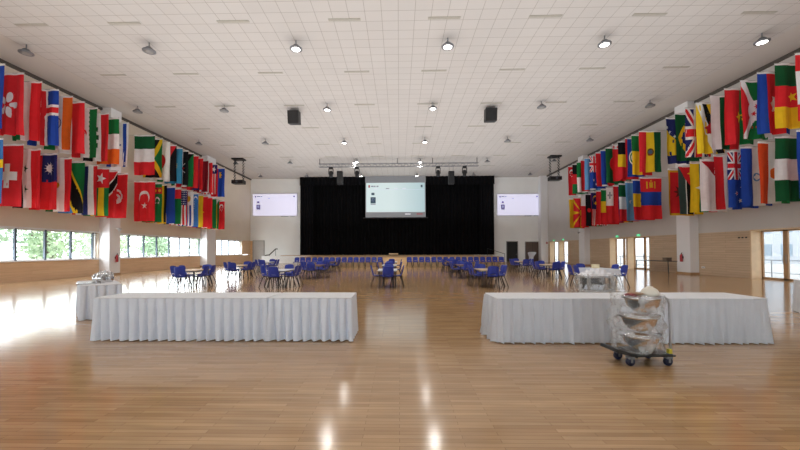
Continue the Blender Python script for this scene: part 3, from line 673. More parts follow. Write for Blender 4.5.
def clip(poly, ax, val, keep_gt):
    out = []
    for i in range(len(poly)):
        p, q = poly[i], poly[(i + 1) % len(poly)]
        a = (p[ax] - val) if keep_gt else (val - p[ax]); b = (q[ax] - val) if keep_gt else (val - q[ax])
        if a >= 0: out.append(p)
        if (a > 0 and b < 0) or (a < 0 and b > 0):
            t = a / (a - b); out.append((p[0] + (q[0] - p[0]) * t, p[1] + (q[1] - p[1]) * t))
    return out
NS, NT = 12, 7
def hang(key, u, left, upper, wallx):
    nat, desc, layers = D[key]
    zt = (ZU + (.07 if left else 0)) if upper else ZL
    x_in = XL0 if left else XR0
    vref = CAMH and (250 - (zt - CAMH) / abs(x_in) * abs(u - 399))
    y0 = on_x(u, vref, x_in).y
    rng = random.Random(key)
    ph, ph2, amp = rng.random() * 6.28, rng.random() * 6.28, .06 + .05 * rng.random()
    nw = 1.6 + rng.random() * 1.0; drop = rng.uniform(-.03, .05); skew = rng.uniform(-.03, .03)
    w_ = FWID
    for a, b_ in ((cl1, cl2) if left else (cr1, cr2)):
        if a - .15 <= y0 <= b_ + .15: w_ = 1.34
    wn = rng.uniform(.0, .07)
    def P(s, t, off):
        e = .25 + .75 * t
        y = amp * e * math.sin(nw * 2 * PI * s + ph + .9 * t) + .02 * e * math.sin(5.1 * PI * s + ph2)
        sx = .5 + (s - .5) * (1 - wn * t)
        return (sx * w_ + skew * t + .022 * t ** .5 * math.sin(7 * t + ph2 + 2 * s), y + off, -t * (FH + drop * s) - .02 * math.sin(PI * s) * (1 - t))
    xo = (x_in - w_) if left else x_in
    label = '%s flag, %s, %s row on %s wall' % (nat, desc, 'upper' if upper else 'lower', 'left' if left else 'right')
    mb = MB(); cols = []
    def mi(c):
        if c not in cols: cols.append(c)
        return cols.index(c)
    def put(c, poly, off):
        loc = [((1 - y) if left else y, x) for x, y in poly]        # (s, t)
        tris = tessellate_polygon([[Vector((p[0], p[1], 0)) for p in loc]])
        k = mi(c)
        for tr_ in tris:
            T = [loc[i] for i in tr_]
            for i in range(NS):
                a = clip(clip(T, 0, i / NS, True), 0, (i + 1) / NS, False)
                if len(a) < 3: continue
                for j in range(NT):
                    b_ = clip(clip(a, 1, j / NT, True), 1, (j + 1) / NT, False)
                    if len(b_) >= 3: mb.face([P(s, t, off) for s, t in b_], k)
    stripe = [q for q in layers]
    for n, (c_, poly) in enumerate(stripe):
        put(c_, poly, -.0025 * (n + 1) if n < 14 else -.04); 
        if n >= 0: put(c_, poly, .0025 * (n + 1) if n < 14 else .04)
    o = mb.build('hanging_flag', [fcol(c_) for c_ in cols])
    tag(o, label, 'flag', '%s flags on the %s wall' % ('upper' if upper else 'lower', 'left' if left else 'right'))
    o.location = (xo, y0, zt)
    hb = MB().grid(lambda a, b: (P(a, 0, 0)[0], P(a, 0, 0)[1] * 1., -.02 + .09 * b - .02 * math.sin(PI * a)), 12, 1).build('header_band', fcol(WH), o)
    hb.location.y = 0; m_ = hb.modifiers.new('solid', 'SOLIDIFY'); m_.thickness = .03; m_.offset = 0
    xe = wallx
    inc = (cl1, cl2) if left else (cr1, cr2)
    for a, b_ in inc:
        if a - .05 <= y0 <= b_ + .05: xe = (WL + .68) if left else (WR - .55)
    rod = MB().tube([(-.03 if not left else w_ + .03, 0, .055), (xe - xo, 0, .055)], .018, 6).build('rod', rod_m, o)
LU = [('honduras', 5), ('hong_kong', 24), ('hungary', 41.7), ('iceland', 58.4), ('india', 72.6), ('indonesia', 84.6), ('iran', 97.6), ('iraq', 109), ('ireland', 119), ('israel', 128.6),
      ('italy', 155.2), ('jamaica', 162.7), ('japan', 170), ('jordan', 176.5), ('kazakhstan', 182.5), ('kenya', 188.5), ('kuwait', 193.6), ('kyrgyzstan', 198.6), ('laos', 203.4), ('latvia', 208.6), ('lebanon', 212.6), ('liberia', 217.4), ('liechtenstein', 224.8)]
LLo = [('sweden', 2.6), ('switzerland', 23.6), ('syria', 41.3), ('taiwan', 57.6), ('tajikistan', 72.2), ('tanzania', 85), ('thailand', 97.4), ('togo', 108.8), ('trinidad', 118.2), ('tunisia', 128.2),
       ('turkey', 155), ('turkmenistan', 161.9), ('uganda', 167.2), ('ukraine', 175.2), ('emirates', 181.2), ('america', 187.4), ('uruguay', 193.5), ('uzbekistan', 198.5), ('venezuela', 203.5), ('vietnam', 208), ('yemen', 212.4), ('zambia', 216.2), ('zimbabwe', 219.6), ('singapore', 224.8)]
RU = [('singapore', 568), ('afghanistan', 572.5), ('algeria', 576.8), ('angola', 580.6), ('argentina', 584.6), ('australia', 589.4), ('austria', 595.6), ('azerbaijan', 600.6), ('bangladesh', 605.6), ('belarus', 612), ('belgium', 618), ('belize', 625), ('benin', 631.4), ('bolivia', 639),
      ('bosnia', 665.6), ('brazil', 674.6), ('britain', 685.4), ('brunei', 696.2), ('bulgaria', 710), ('burkina', 724.6), ('burundi', 740.4), ('cambodia', 757.6), ('cameroon', 775), ('canada', 795.4)]
RLo = [('lithuania', 568.8), ('macedonia', 573.2), ('madagascar', 581), ('malawi', 585.4), ('malaysia', 590.6), ('maldives', 596), ('mali', 600.8), ('malta', 606), ('mauritius', 613), ('mexico', 618.6), ('micronesia', 625), ('moldova', 632.6), ('mongolia', 639.6),
       ('montenegro', 667.6), ('mozambique', 677.6), ('myanmar', 689.6), ('nepal', 700), ('netherlands', 713), ('new_zealand', 727.6), ('nicaragua', 741), ('niger', 757.6), ('nigeria', 775.6), ('north_korea', 797)]
for L_, lf, up in ((LU, True, True), (LLo, True, False), (RU, False, True), (RLo, False, False)):
    for k_, u_ in L_: hang(k_, u_, lf, up, WL if lf else WR)

# ------------------------------------------------------------------ chairs and tables
def make_chair():
    t = thing('plastic_chair', '', 'chair')
    def seat(a, b):      # a across, b back to front
        x = (a - .5) * (.40 + .04 * b); y = -.19 + .41 * b
        return (x, y, .445 - .02 * math.sin(PI * b) - .035 * max(0, b - .85) / .15 + .02 * (2 * a - 1) ** 2)
    MB().grid(seat, 6, 8).build('seat', blue_m, t, True, .014)
    mb = MB()
    def back(a, b):      # a across, b upward
        wd = .40 + .03 * math.sin(PI * b) - .05 * max(0, b - .85) / .15
        x = (a - .5) * wd
        return (x, -.19 - .03 - .10 * b + .045 * (2 * a - 1) ** 2 + .025 * (1 - min(1, b * 5)), .43 + .40 * b - .02 * max(0, b - .85) / .15 * (2 * a - 1) ** 2)
    g = MB().grid(back, 8, 12)
    keep = []
    for q, (f_, m_) in enumerate(zip(g.f, g.mi)):
        i, j = divmod(q, 12)
        if not (2 <= i <= 5 and 2 <= j <= 2): keep.append(f_)
    g.f = keep; g.mi = [0] * len(keep)
    g.build('backrest', blue_m, t, True, .014)
    for sx in (-1, 1):
        MB().tube([(sx * .17, .17, .415), (sx * .20, .22, .2), (sx * .225, .25, 0)], .017, 6).build('leg', leg_m, t, True)
        MB().tube([(sx * .17, -.15, .425), (sx * .20, -.24, .2), (sx * .225, -.31, 0)], .017, 6).build('leg', leg_m, t, True)
    MB().tube([(-.17, .17, .415), (.17, .17, .415)], .012, 6).tube([(-.17, -.15, .42), (.17, -.15, .42)], .012, 6).tube([(-.17, .17, .415), (-.17, -.15, .42)], .012, 6).tube([(.17, .17, .415), (.17, -.15, .42)], .012, 6).build('seat_frame', leg_m, t)
    return t
chair0 = make_chair(); chair0.scale = (1.06, 1.06, 1.13); chair_used = False
def chair(x, y, rz, label, group):
    global chair_used
    if not chair_used:
        chair_used = True; chair0.location = (x, y, 0); chair0.rotation_euler = (0, 0, rz); chair0['label'] = label; chair0['group'] = group
        return chair0
    return dup(chair0, (x, y, 0), rz, label, group)
def make_table(m):
    t = thing('canteen_table', '', 'table')
    MB().box(-.42, .42, -.63, .63, .715, .75, 0, bev=.02).build('tabletop', m, t)
    MB().box(-.36, .36, -.6, .6, .67, .715).build('apron', grey_m, t)
    for sx in (-1, 1):
        for sy_ in (-1, 1): MB().tube([(sx * .33, sy_ * .60, .69), (sx * .35, sy_ * .605, 0)], .02, 8).build('leg', leg_m, t)
    return t
tp = {'white': make_table(tabwhite_m), 'pale wood': make_table(tabwood_m), 'brown': make_table(tabbrown_m)}
tused = set()
def table(x, y, kind, label, rz=0):
    p = tp[kind]
    if kind not in tused:
        tused.add(kind); p.location = (x, y, 0); p.rotation_euler = (0, 0, rz); p['label'] = label; p['group'] = 'tables with blue chairs'
    else: dup(p, (x, y, 0), rz, label, 'tables with blue chairs')
TYs = [15.45, 20.2, 25.7]
rw = ['nearest', 'middle', 'farthest']; cw = ['far left', 'left', 'centre', 'right', 'far right']
TXs = [[-9.15, -5.2, -.5, 3.85, 8.6], [-9.25, -4.85, -.55, 3.75, 8.5], [-9.75, -5.15, -.55, 3.9, 8.9]]
TK = [['pale wood', 'white', 'white', 'pale wood', None], ['pale wood', 'brown', 'white', 'brown', 'pale wood'], ['white', 'brown', 'white', 'brown', 'pale wood']]
side = {'front': (0, -.80, 0), 'back': (0, .80, PI), 'left_near': (-.46, -.28, -PI / 2), 'left_far': (-.46, .28, -PI / 2), 'right_near': (.46, -.28, PI / 2), 'right_far': (.46, .28, PI / 2)}
sidew = {'front': 'near end', 'back': 'far end', 'left_near': 'left side near corner', 'left_far': 'left side far corner', 'right_near': 'right side near corner', 'right_far': 'right side far corner'}
rg = random.Random(11)
for i in range(3):
    for j in range(5):
        cx, cy = TXs[i][j], TYs[i]
        kind = TK[i][j]
        tn = '%s-row %s table' % (rw[i], cw[j])
        if kind: table(cx, cy, kind, '%s top table, %s of the five in the %s row' % (kind, cw[j], rw[i]))
        sel = ['front', 'back', 'left_near', 'left_far', 'right_near', 'right_far']
        if j == 2: sel = ['front', 'back', 'left_near', 'right_near']
        if (i, j) == (0, 4): sel = ['back', 'left_near', 'left_far', 'right_near', 'right_far']
        for k in sel:
            dx, dy, a = side[k]
            dy = 1.02 if (i, j, k) == (0, 4, 'back') else dy
            ox = .28 if (i, j) == (0, 4) else 0
            if 'left' in k: dx -= ox
            if 'right' in k: dx += ox
            if j == 2 and k in ('left_near', 'right_near'): dx *= .86; dy += .05
            chair(cx + dx + rg.uniform(-.03, .03), cy + dy + rg.uniform(-.02, .02), a + R(rg.uniform(-6, 6)), 'blue plastic chair at the %s of the %s' % (sidew[k], tn), 'blue chairs at the tables')
# row before the stage
cy = SF - .55
xa, xb = on_y(296, 262, cy).x, on_y(380, 262, cy).x
for k in range(15):
    chair(xa + (xb - xa) * k / 14, cy + rg.uniform(-.04, .04), PI + R(rg.uniform(-4, 4)), 'blue plastic chair in row before the stage, %s left of the gap' % ordinal(14 - k), 'chairs lined up along the stage').scale = (1.09, 1.06, 1.13)
xa, xb = on_y(409.5, 262, cy).x, on_y(502, 262, cy).x
for k in range(16):
    chair(xa + (xb - xa) * k / 15, cy + rg.uniform(-.04, .04), PI + R(rg.uniform(-4, 4)), 'blue plastic chair in row before the stage, %s right of the gap' % ordinal(k), 'chairs lined up along the stage').scale = (1.09, 1.06, 1.13)

# ------------------------------------------------------------------ skirted tables
cloth_r_m = mat('white_tablecloth_shade', (206, 209, 215), .85, var=.02, scale=5)  # shade on the right-hand skirts put into a greyer cloth colour
def skirt_cloth(label, c, L, W, rz, h, per=.17, flare=.03, fold=.08, seed=0, loose=False, flare_r=None):
    """white cloth over a rectangle L x W with a pleated skirt down to the floor"""
    rng = random.Random(seed)
    o = thing('table_skirt', label, 'tablecloth', (c[0], c[1], 0), rz, 'white pleated table skirts')
    cor = [(-L / 2, -W / 2), (L / 2, -W / 2), (L / 2, W / 2), (-L / 2, W / 2)]
    path = []; s0 = 0
    for i in range(4):
        a, b = Vector(cor[i]), Vector(cor[(i + 1) % 4]); d = b - a; ln = d.length
        npl = max(1, round(ln / per)); n = npl * 10
        nrm = Vector((d.y, -d.x)) / ln
        pn = Vector(((a - Vector(cor[i - 1])).y, -(a - Vector(cor[i - 1])).x)).normalized()
        jit = [rng.uniform(.6, 1.25) for _ in range(npl)]; sh = [rng.uniform(-.08, .08) for _ in range(npl)]
        for k in range(n):
            q = k / 10; pl = int(q)
            N_ = (nrm + pn) if k == 0 else nrm
            path.append((a + d * (k / n), N_, q - pl - .5 - sh[pl], jit[pl]))
    rings = []
    NV = 7
    for r_ in range(NV + 1):
        t = r_ / NV; ring = []
        for p, N_, q, jt in path:
            fl = flare_r if (flare_r is not None and N_.x > .5) else flare
            if not loose:                                   # flat box pleats parted by folds that open downward
                wid = .09 + .27 * t * jt
                g = max(0, 1 - abs(q) / wid); g = g ** .8
                off = .012 + fl * t ** 1.3 - fold * (.35 + .65 * t) * g
            else:                                           # narrow standing ridges between flat gaps
                wid = .15 + .05 * t
                g = max(0, 1 - abs(q + .06 * math.sin(2.5 * t + jt * 9)) / wid); g = g * g * (3 - 2 * g)
                off = .006 + fl * t ** 1.3 + fold * (.35 + .65 * t) * jt * g
            e = p + N_ * off; ring.append((e.x, e.y, h - .01 - (h - .025) * t))
        rings.append(ring)
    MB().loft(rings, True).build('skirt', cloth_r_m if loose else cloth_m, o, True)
    mb = MB(); top = [[(p.x + N_.x * .014, p.y + N_.y * .014, h - .012) for p, N_, q, jt in path]]
    mb.box(-L / 2 - .012, L / 2 + .012, -W / 2 - .012, W / 2 + .012, h - .012, h + .004, 0, bev=.01)
    mb.build('cloth_top', cloth_top_m, o)
    return o
def folding_table(label, c, L, W, rz, h):
    t = thing('banquet_table', label, 'table', (c[0], c[1], 0), rz, 'banquet tables under white skirts')
    MB().box(-L / 2 + .02, L / 2 - .02, -W / 2 + .02, W / 2 - .02, h - .05, h - .014).build('tabletop', tabwood_m, t)
    for sx in (-1, 1):
        for sy_ in (-1, 1): MB().tube([(sx * (L / 2 - .2), sy_ * (W / 2 - .12), h - .05), (sx * (L / 2 - .2), sy_ * (W / 2 - .12), 0)], .018, 6).build('leg', grey_m, t)
TH = .765
# left row: near edge from pixel
pa, pb = on_z(91, 342, 0), on_z(350, 343.2, 0)
far = on_z(300, 292.8, TH).y
ny = (pa.y + pb.y) / 2 + .08; W_ = max(.75, far - ny); cyl = ny + W_ / 2
x0, x1 = pa.x, pb.x; xm = x0 + (x1 - x0) * .675
skirt_cloth('white pleated skirt, longer left section, on left buffet tables', ((x0 + xm) / 2, cyl), xm - x0 - .01, W_, 0, TH, .168, .03, .15, 1)
skirt_cloth('white pleated skirt, shorter right section, on left buffet tables', ((xm + x1) / 2 + .025, cyl), x1 - xm - .05, W_, 0, TH, .168, .03, .15, 2)
for k in range(2): folding_table('left buffet table under the long white skirt section, %s half' % ['left', 'right'][k], (x0 + (xm - x0) * (k + .5) / 2, cyl), (xm - x0) / 2 - .04, W_ - .06, 0, TH)
folding_table('left buffet table under the short white skirt section', ((xm + x1) / 2 + .025, cyl), x1 - xm - .14, W_ - .06, 0, TH)
qa, qb = on_z(497.5, 343.6, 0), on_z(776, 346, 0)
nyr = (qa.y + qb.y) / 2 + .08; farr = on_z(600, 292.8, TH).y; W2 = max(.75, farr - nyr); cyr = nyr + W2 / 2
x0, x1 = qa.x, qb.x + .0; xm = x0 + (x1 - x0) * .52
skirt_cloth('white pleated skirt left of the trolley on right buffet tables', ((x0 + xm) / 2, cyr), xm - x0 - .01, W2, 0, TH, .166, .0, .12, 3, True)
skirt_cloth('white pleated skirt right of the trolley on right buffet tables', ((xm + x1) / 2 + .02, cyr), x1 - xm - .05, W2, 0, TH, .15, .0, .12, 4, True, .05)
folding_table('right buffet table under the skirt left of the trolley', ((x0 + xm) / 2, cyr), xm - x0 - .1, W2 - .06, 0, TH)
folding_table('right buffet table under the skirt right of the trolley', ((xm + x1) / 2 + .02, cyr), x1 - xm - .14, W2 - .06, 0, TH)
# side table at far left
a, b, c_ = on_z(81.5, 286, .8), on_z(121.5, 283.8, .8), on_z(124.5, 279, .8)
ang = math.atan2(b.y - a.y, b.x - a.x); Wd = (b - a).length; Ln = 1.75
ax = Vector((math.cos(ang), math.sin(ang), 0)); ay = Vector((-ax.y, ax.x, 0))
ce = a + ax * Wd / 2 + ay * Ln / 2
skirt_cloth('white skirted side table beyond the left end of the left buffet', (ce.x, ce.y), Wd, Ln, ang, .8, .2, .03, .15, 5)
folding_table('side table under white skirt beyond left buffet end', (ce.x, ce.y), Wd - .08, Ln - .08, ang, .8)
STz = .805
# right edge table
e = on_z(786.5, 280, .8)
ea = R(-35)
ex = Vector((math.cos(ea), math.sin(ea), 0)); ey = Vector((-ex.y, ex.x, 0))
ce2 = e + ex * .9 - ey * .0
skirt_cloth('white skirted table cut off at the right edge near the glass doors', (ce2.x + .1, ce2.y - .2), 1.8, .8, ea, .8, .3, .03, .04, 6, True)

# chrome pitchers on the side table
pit = None
def pitcher(u, v, lab, sc=1.):
    global pit
    p = on_z(u, v, STz)
    if pit is None:
        pit = thing('steel_pitcher', '', 'pitcher', group='steel pitchers on the side table')
        MB().lathe([(.0, 0), (.075, 0), (.085, .02), (.10, .1), (.085, .18), (.06, .215), (.07, .24), (.066, .24), (.055, .215)], 16).build('body', steel_m, pit, True)
        MB().lathe([(.068, .238), (.05, .262), (.02, .27), (.018, .29), (0, .295)], 14).build('lid', steel_m, pit, True)
        MB().tube([(.08, 0, .19), (.14, 0, .19), (.145, 0, .1), (.095, 0, .07)], .012, 6).build('handle', black_m, pit, True)
        MB().tube([(-.085, 0, .14), (-.12, 0, .18), (-.14, 0, .215)], [.02, .014, .01], 6).build('spout', steel_m, pit, True)
        o = pit; o.location = p
    else: o = dup(pit, p, rg.uniform(0, 6))
    o['label'] = lab; o.scale = (sc,) * 3
pitcher(95.5, 281.8, 'leftmost steel pitcher, on white side table', .75)
pitcher(100.6, 283.2, 'tall steel pitcher second from left on white side table', 1.05)
pitcher(105, 280.9, 'steel pitcher third from left on white side table', 1.)
pitcher(109, 282.0, 'rightmost steel pitcher, on white side table', 1.)
p = on_z(88.5, 284, STz)
try_ = thing('serving_tray', 'flat steel tray lying before pitchers on white side table', 'tray', p, ang)
MB().box(-.2, .2, -.12, .12, 0, .012, bev=.01).build('base', steel_m, try_)
MB().box(-.22, .22, -.14, -.12, 0, .03).box(-.22, .22, .12, .14, 0, .03).box(-.22, -.2, -.14, .14, 0, .03).box(.2, .22, -.14, .14, 0, .03).build('rim', steel_m, try_)

# ------------------------------------------------------------------ trolley with chafing bowls
tp0 = on_z(641, 362, 0)
TX, TYY = tp0.x, tp0.y
sc = TYY / F           # metres per pixel at the trolley
tr_ = thing('platform_trolley', 'dark platform trolley with blue wheels before the right buffet', 'trolley', (TX, TYY, 0), R(4))
DZ = .13
MB().box(-.20, .31, -.21, .21, DZ, DZ + .04, 0, bev=.02).build('deck', mat('trolley_deck', (44, 45, 44), .5, var=.1), tr_)
MB().box(-.21, .32, -.22, .22, DZ + .005, DZ + .025).build('bumper', black_m, tr_)
M = Matrix.Translation((-.19, 0, DZ)) @ Matrix.Rotation(R(16), 4, 'Y')
MB().box(-.30, .02, -.18, .18, -.02, .025, 0, M, bev=.01).build('tilted_flap', mat('trolley_flap', (38, 38, 38), .5, var=.1), tr_)
wheel_m = mat('blue_wheel', (20, 26, 56), .5, var=.05)
for x, y in ((-.27, -.15), (.25, -.17), (-.24, .14), (.23, .16)):
    wb = MB().lathe([(0, -.025), (.05, -.025), (.06, -.015), (.06, .015), (.05, .025), (0, .025)], 16, M=Matrix.Translation((x, y, .06)) @ Matrix.Rotation(R(90), 4, 'X')).build('wheel', wheel_m, tr_, True)
    MB().box(x - .04, x + .04, y - .04, y + .04, .1, DZ).box(x - .012, x + .012, y - .04, y - .03, .05, .12).box(x - .012, x + .012, y + .03, y + .04, .05, .12).build('fork', grey_m, wb)
for s in (-.17, .17):
    pass
MB().tube([(.29, -.17, DZ + .03), (.29, -.17, .5), (.285, -.17, .84), (.26, -.17, .91), (.21, -.17, .945), (.16, -.17, .92)], .016, 8).tube([(.29, .17, DZ + .03), (.29, .17, .5), (.285, .17, .84), (.26, .17, .91), (.21, .17, .945), (.16, .17, .92)], .016, 8).tube([(.16, -.17, .92), (.16, .17, .92)], .016, 8).build('handle', alu_m, tr_, True)
MB().box(.25, .29, -.2, -.15, DZ + .04, DZ + .10).build('yellow_tag', mat('yellow_plastic', (206, 190, 60), .5), tr_)
RM = Matrix.Rotation(R(4), 4, 'Z')
def tro(x, y, z): return Matrix.Translation((TX, TYY, 0)) @ RM @ Vector((x, y, z))
dish = None
zb = [DZ + .046, DZ + .315, DZ + .575]
for k, (z, lab, xo) in enumerate(zip(zb, ('bottom', 'middle', 'top'), (.0, -.02, .03))):
    lbl = '%s one of three stacked round steel chafing bowls on the trolley' % lab
    loc = tro(xo, 0, z)
    if dish is None:
        dish = thing('chafing_bowl', lbl, 'bowl', loc, R(4), 'steel bowls on the trolley')
        MB().lathe([(.0, .0), (.09, .004), (.17, .04), (.225, .1), (.25, .175), (.252, .2), (.24, .2), (.236, .175), (.21, .105), (.15, .05), (.0, .02)], 32).build('bowl', mat('steel_floor_reflection', (206, 168, 126), .25, .6, var=.03, scale=5), dish, True)  # tan reflection of the floor put into the steel's base colour
        MB().lathe([(.25, .195), (.285, .2), (.29, .212), (.285, .225), (.25, .225), (.25, .195)], 32).build('rim', steel_m, dish, True)
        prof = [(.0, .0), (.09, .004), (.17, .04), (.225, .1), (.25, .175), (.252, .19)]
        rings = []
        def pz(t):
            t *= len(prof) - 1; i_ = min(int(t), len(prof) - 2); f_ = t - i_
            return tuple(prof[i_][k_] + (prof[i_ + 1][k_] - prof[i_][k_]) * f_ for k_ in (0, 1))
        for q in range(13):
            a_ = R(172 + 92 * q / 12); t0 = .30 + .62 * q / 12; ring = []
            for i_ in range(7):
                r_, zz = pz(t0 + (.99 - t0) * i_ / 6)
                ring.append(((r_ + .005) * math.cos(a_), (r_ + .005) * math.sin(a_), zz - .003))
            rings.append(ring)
        MB().loft(rings, False).build('black_wedge', black_m, dish, True)  # black wedge-shaped surface just outside the bowl's left front
        MB().lathe([(.0, .228), (.2, .226), (.245, .22), (.245, .232), (.0, .24)], 28).build('inset_pan', steel_m, dish, True)
        for s in (-1, 1): MB().tube([(s * .28, -.06, .21), (s * .33, -.05, .215), (s * .33, .05, .215), (s * .28, .06, .21)], .01, 6).build('handle', black_m, dish, True)
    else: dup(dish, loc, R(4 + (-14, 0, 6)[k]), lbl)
for o in list(bpy.data.objects):
    if o.name.startswith('chafing_bowl'): o.scale = (.86, .86, 1)
zt = zb[2] + .241
b1 = thing('rice_bowl', 'white upturned round bowl on top of the trolley stack', 'bowl', tro(.13, -.02, zt))
MB().lathe([(.115, 0), (.112, .04), (.09, .085), (.05, .11), (.04, .112), (.04, .125), (0, .125)], 22).build('body', mat('cream_ceramic', (226, 220, 206), .4), b1, True)
b2 = thing('wooden_dish', 'shallow tan dish on top of trolley stack, left of white bowl', 'dish', tro(-.07, .0, zt))
MB().lathe([(.0, .0), (.06, .0), (.1, .03), (.095, .035), (.0, .015)], 20).build('body', mat('tan_ceramic', (164, 132, 102), .5), b2, True)
b3 = tag(MB().grid(lambda a_, b_: tuple(tro(-.22 + .12 * a_, -.12 + .14 * b_, zt + .012 + .02 * math.sin(5 * a_ + 3 * b_))), 6, 6).build('red_cloth', mat('red_cloth', (150, 56, 66), .8), None, True, .006), 'small red cloth at left on top of trolley stack', 'cloth')
# plastic wrap round the bowls
wr = MB(); rw_ = random.Random(5)
rings = []
for k in range(15):
    z = DZ + .05 + .80 * k / 14; ring = []
    for q in range(40):
        a_ = 2 * PI * q / 40
        rr = .34 + .022 * math.sin(a_ * 5 + k * .9) + .016 * math.sin(a_ * 9 - k * 1.7) + .015 * math.sin(k * 2.2)
        rr *= .95 - .04 * math.cos(a_)
        xx = rr * math.cos(a_) - .02 + (-.07 * (1 - abs(k / 14 - .55) * 1.6) if math.cos(a_) < -.3 else 0)
        p = tro(xx, rr * .82 * math.sin(a_), z); ring.append(p)
    rings.append(ring)
wrap = wr.loft(rings, True).build('plastic_wrap', film_m, None, True)
tag(wrap, 'crumpled clear plastic wrapped round the bowls on the trolley', 'plastic wrap')

# ------------------------------------------------------------------ covered table and wrapped cart at the right
ctx, cty = 8.6, 15.45
o = thing('tablecloth', 'plain white cloth over far right table of nearest row', 'tablecloth', (ctx, cty, 0), 0)
MB().box(-.56, .56, -.72, .72, .762, .775, bev=.01).build('cloth_top', cloth_m, o)
def drop(a, b):
    per = 2 * (1.12 + 1.44); s = a * per; pts = [(-.56, -.72), (.56, -.72), (.56, .72), (-.56, .72), (-.56, -.72)]; ls = [1.12, 1.44, 1.12, 1.44]
    i = 0
    while i < 3 and s > ls[i]: s -= ls[i]; i += 1
    f_ = min(1, s / ls[i]); x = pts[i][0] + (pts[i + 1][0] - pts[i][0]) * f_; y = pts[i][1] + (pts[i + 1][1] - pts[i][1]) * f_
    k = 1 + (.05 + .02 * math.sin(a * 90)) * b
    return (x * k, y * k, .765 - .24 * b)
MB().grid(drop, 160, 4).build('overhang', cloth_m, o, True)
ft = thing('canteen_table', 'table under the plain white cloth, far right of nearest row', 'table', (ctx, cty, 0), 0, 'tables with blue chairs')
MB().box(-.54, .54, -.70, .70, .72, .76).build('tabletop', tabwood_m, ft)
for sx in (-1, 1):
    for sy_ in (-1, 1): MB().tube([(sx * .2, sy_ * .6, .72), (sx * .2, sy_ * .6, 0)], .02, 6).build('leg', leg_m, ft)
p = on_z(595.5, 268.2, .777)
cb = thing('small_card_box', 'small pale yellow box on the plain white tablecloth', 'box', (p.x, min(p.y, cty + .62), .777), .2)
MB().box(-.16, .16, -.06, .06, 0, .15, bev=.01).build('body', mat('cream_card', (238, 228, 190), .7), cb)
MB().box(-.165, .165, -.065, .065, .15, .17, bev=.008).build('lid', mat('cream_card', (238, 228, 190)), cb)
g0 = on_z(585, 276, .72); g1 = on_z(618, 276.5, .72)
gc = (g0 + g1) / 2; gw = (g1 - g0).length
cart = thing('service_cart', 'grey two-tier service cart heaped with plastic behind the right buffet', 'cart', (gc.x, gc.y + .3, 0), R(3))
pg_m = mat('grey_plastic', (158, 160, 162), .5, var=.05)
MB().box(-gw / 2, gw / 2, -.3, .3, .66, .72, bev=.02).build('upper_shelf', pg_m, cart)
MB().box(-gw / 2, gw / 2, -.3, .3, .2, .26, bev=.02).build('lower_shelf', pg_m, cart)
for sx in (-1, 1):
    for sy_ in (-1, 1):
        lg = MB().box(sx * (gw / 2 - .08) - .04, sx * (gw / 2 - .08) + .04, sy_ * .24 - .04, sy_ * .24 + .04, .1, .66).build('leg', pg_m, cart)
        MB().lathe([(0, -.02), (.05, -.02), (.05, .02), (0, .02)], 12, M=Matrix.Translation((sx * (gw / 2 - .08), sy_ * .24, .05)) @ Matrix.Rotation(R(90), 4, 'X')).build('caster', black_m, lg, True)
MB().box(-gw / 2 + .12, gw / 2 - .12, .27, .29, .26, .66).build('back_panel', mat('cart_dark', (70, 72, 74), .6), cart)
def heap(x0, x1, y0, y1, zb_, h, seed, n=22):
    rr = random.Random(seed); ph_ = [rr.random() * 6 for _ in range(6)]
    def fn(a_, b_):
        e_ = min(a_, 1 - a_, b_, 1 - b_) * 5; e_ = min(1, e_)
        z = h * e_ * (.62 + .25 * math.sin(5 * a_ + ph_[0]) * math.sin(4 * b_ + ph_[1]) + .16 * math.sin(17 * a_ + 9 * b_ + ph_[2]) + .1 * math.sin(29 * a_ - 21 * b_ + ph_[3]))
        return (x0 + (x1 - x0) * a_ + .02 * math.sin(11 * b_), y0 + (y1 - y0) * b_, zb_ + max(0.004, z))
    return MB().grid(fn, n, n)
hp1 = heap(-gw / 2 - .02, gw / 2 - .06, -.29, .28, .722, .24, 3).build('crumpled_cloth', mat('crumpled_white', (226, 226, 230), .7, var=.05), None, False)
hp1.location = cart.location; hp1.rotation_euler = cart.rotation_euler; tag(hp1, 'crumpled white cloth heaped on top of the grey service cart', 'cloth')
for k in range(3):
    q = thing('folded_linen', '%s white folded linen on lower shelf of grey service cart' % ['bottom', 'middle', 'top'][k], 'linen', (gc.x - .06 + .02 * k, gc.y + .28, .263 + .05 * k), R(3 + 3 * k), 'folded linens on the cart')
    MB().box(-gw / 2 + .2, gw / 2 - .3, -.18, .18, 0, .046, bev=.02).build('stack', cloth_m, q)
rr_ = random.Random(9)
def sheet(a_, b_):
    t_ = a_ * 2 * PI; ww = gw / 2 + .1 + .13 * b_ + .03 * math.sin(9 * t_ + 4 * b_); dd = .36 + .1 * b_ + .03 * math.sin(7 * t_)
    sx = max(-1, min(1, 1.35 * math.cos(t_))); sy2 = max(-1, min(1, 1.35 * math.sin(t_)))
    return (ww * sx, dd * sy2, .80 - .62 * b_ + .03 * math.sin(13 * t_) * b_)
ps = MB().grid(sheet, 72, 8).build('plastic_sheet', film_m, None, True)
ps.location = cart.location; tag(ps, 'clear plastic sheet draped around the grey service cart', 'plastic sheet')

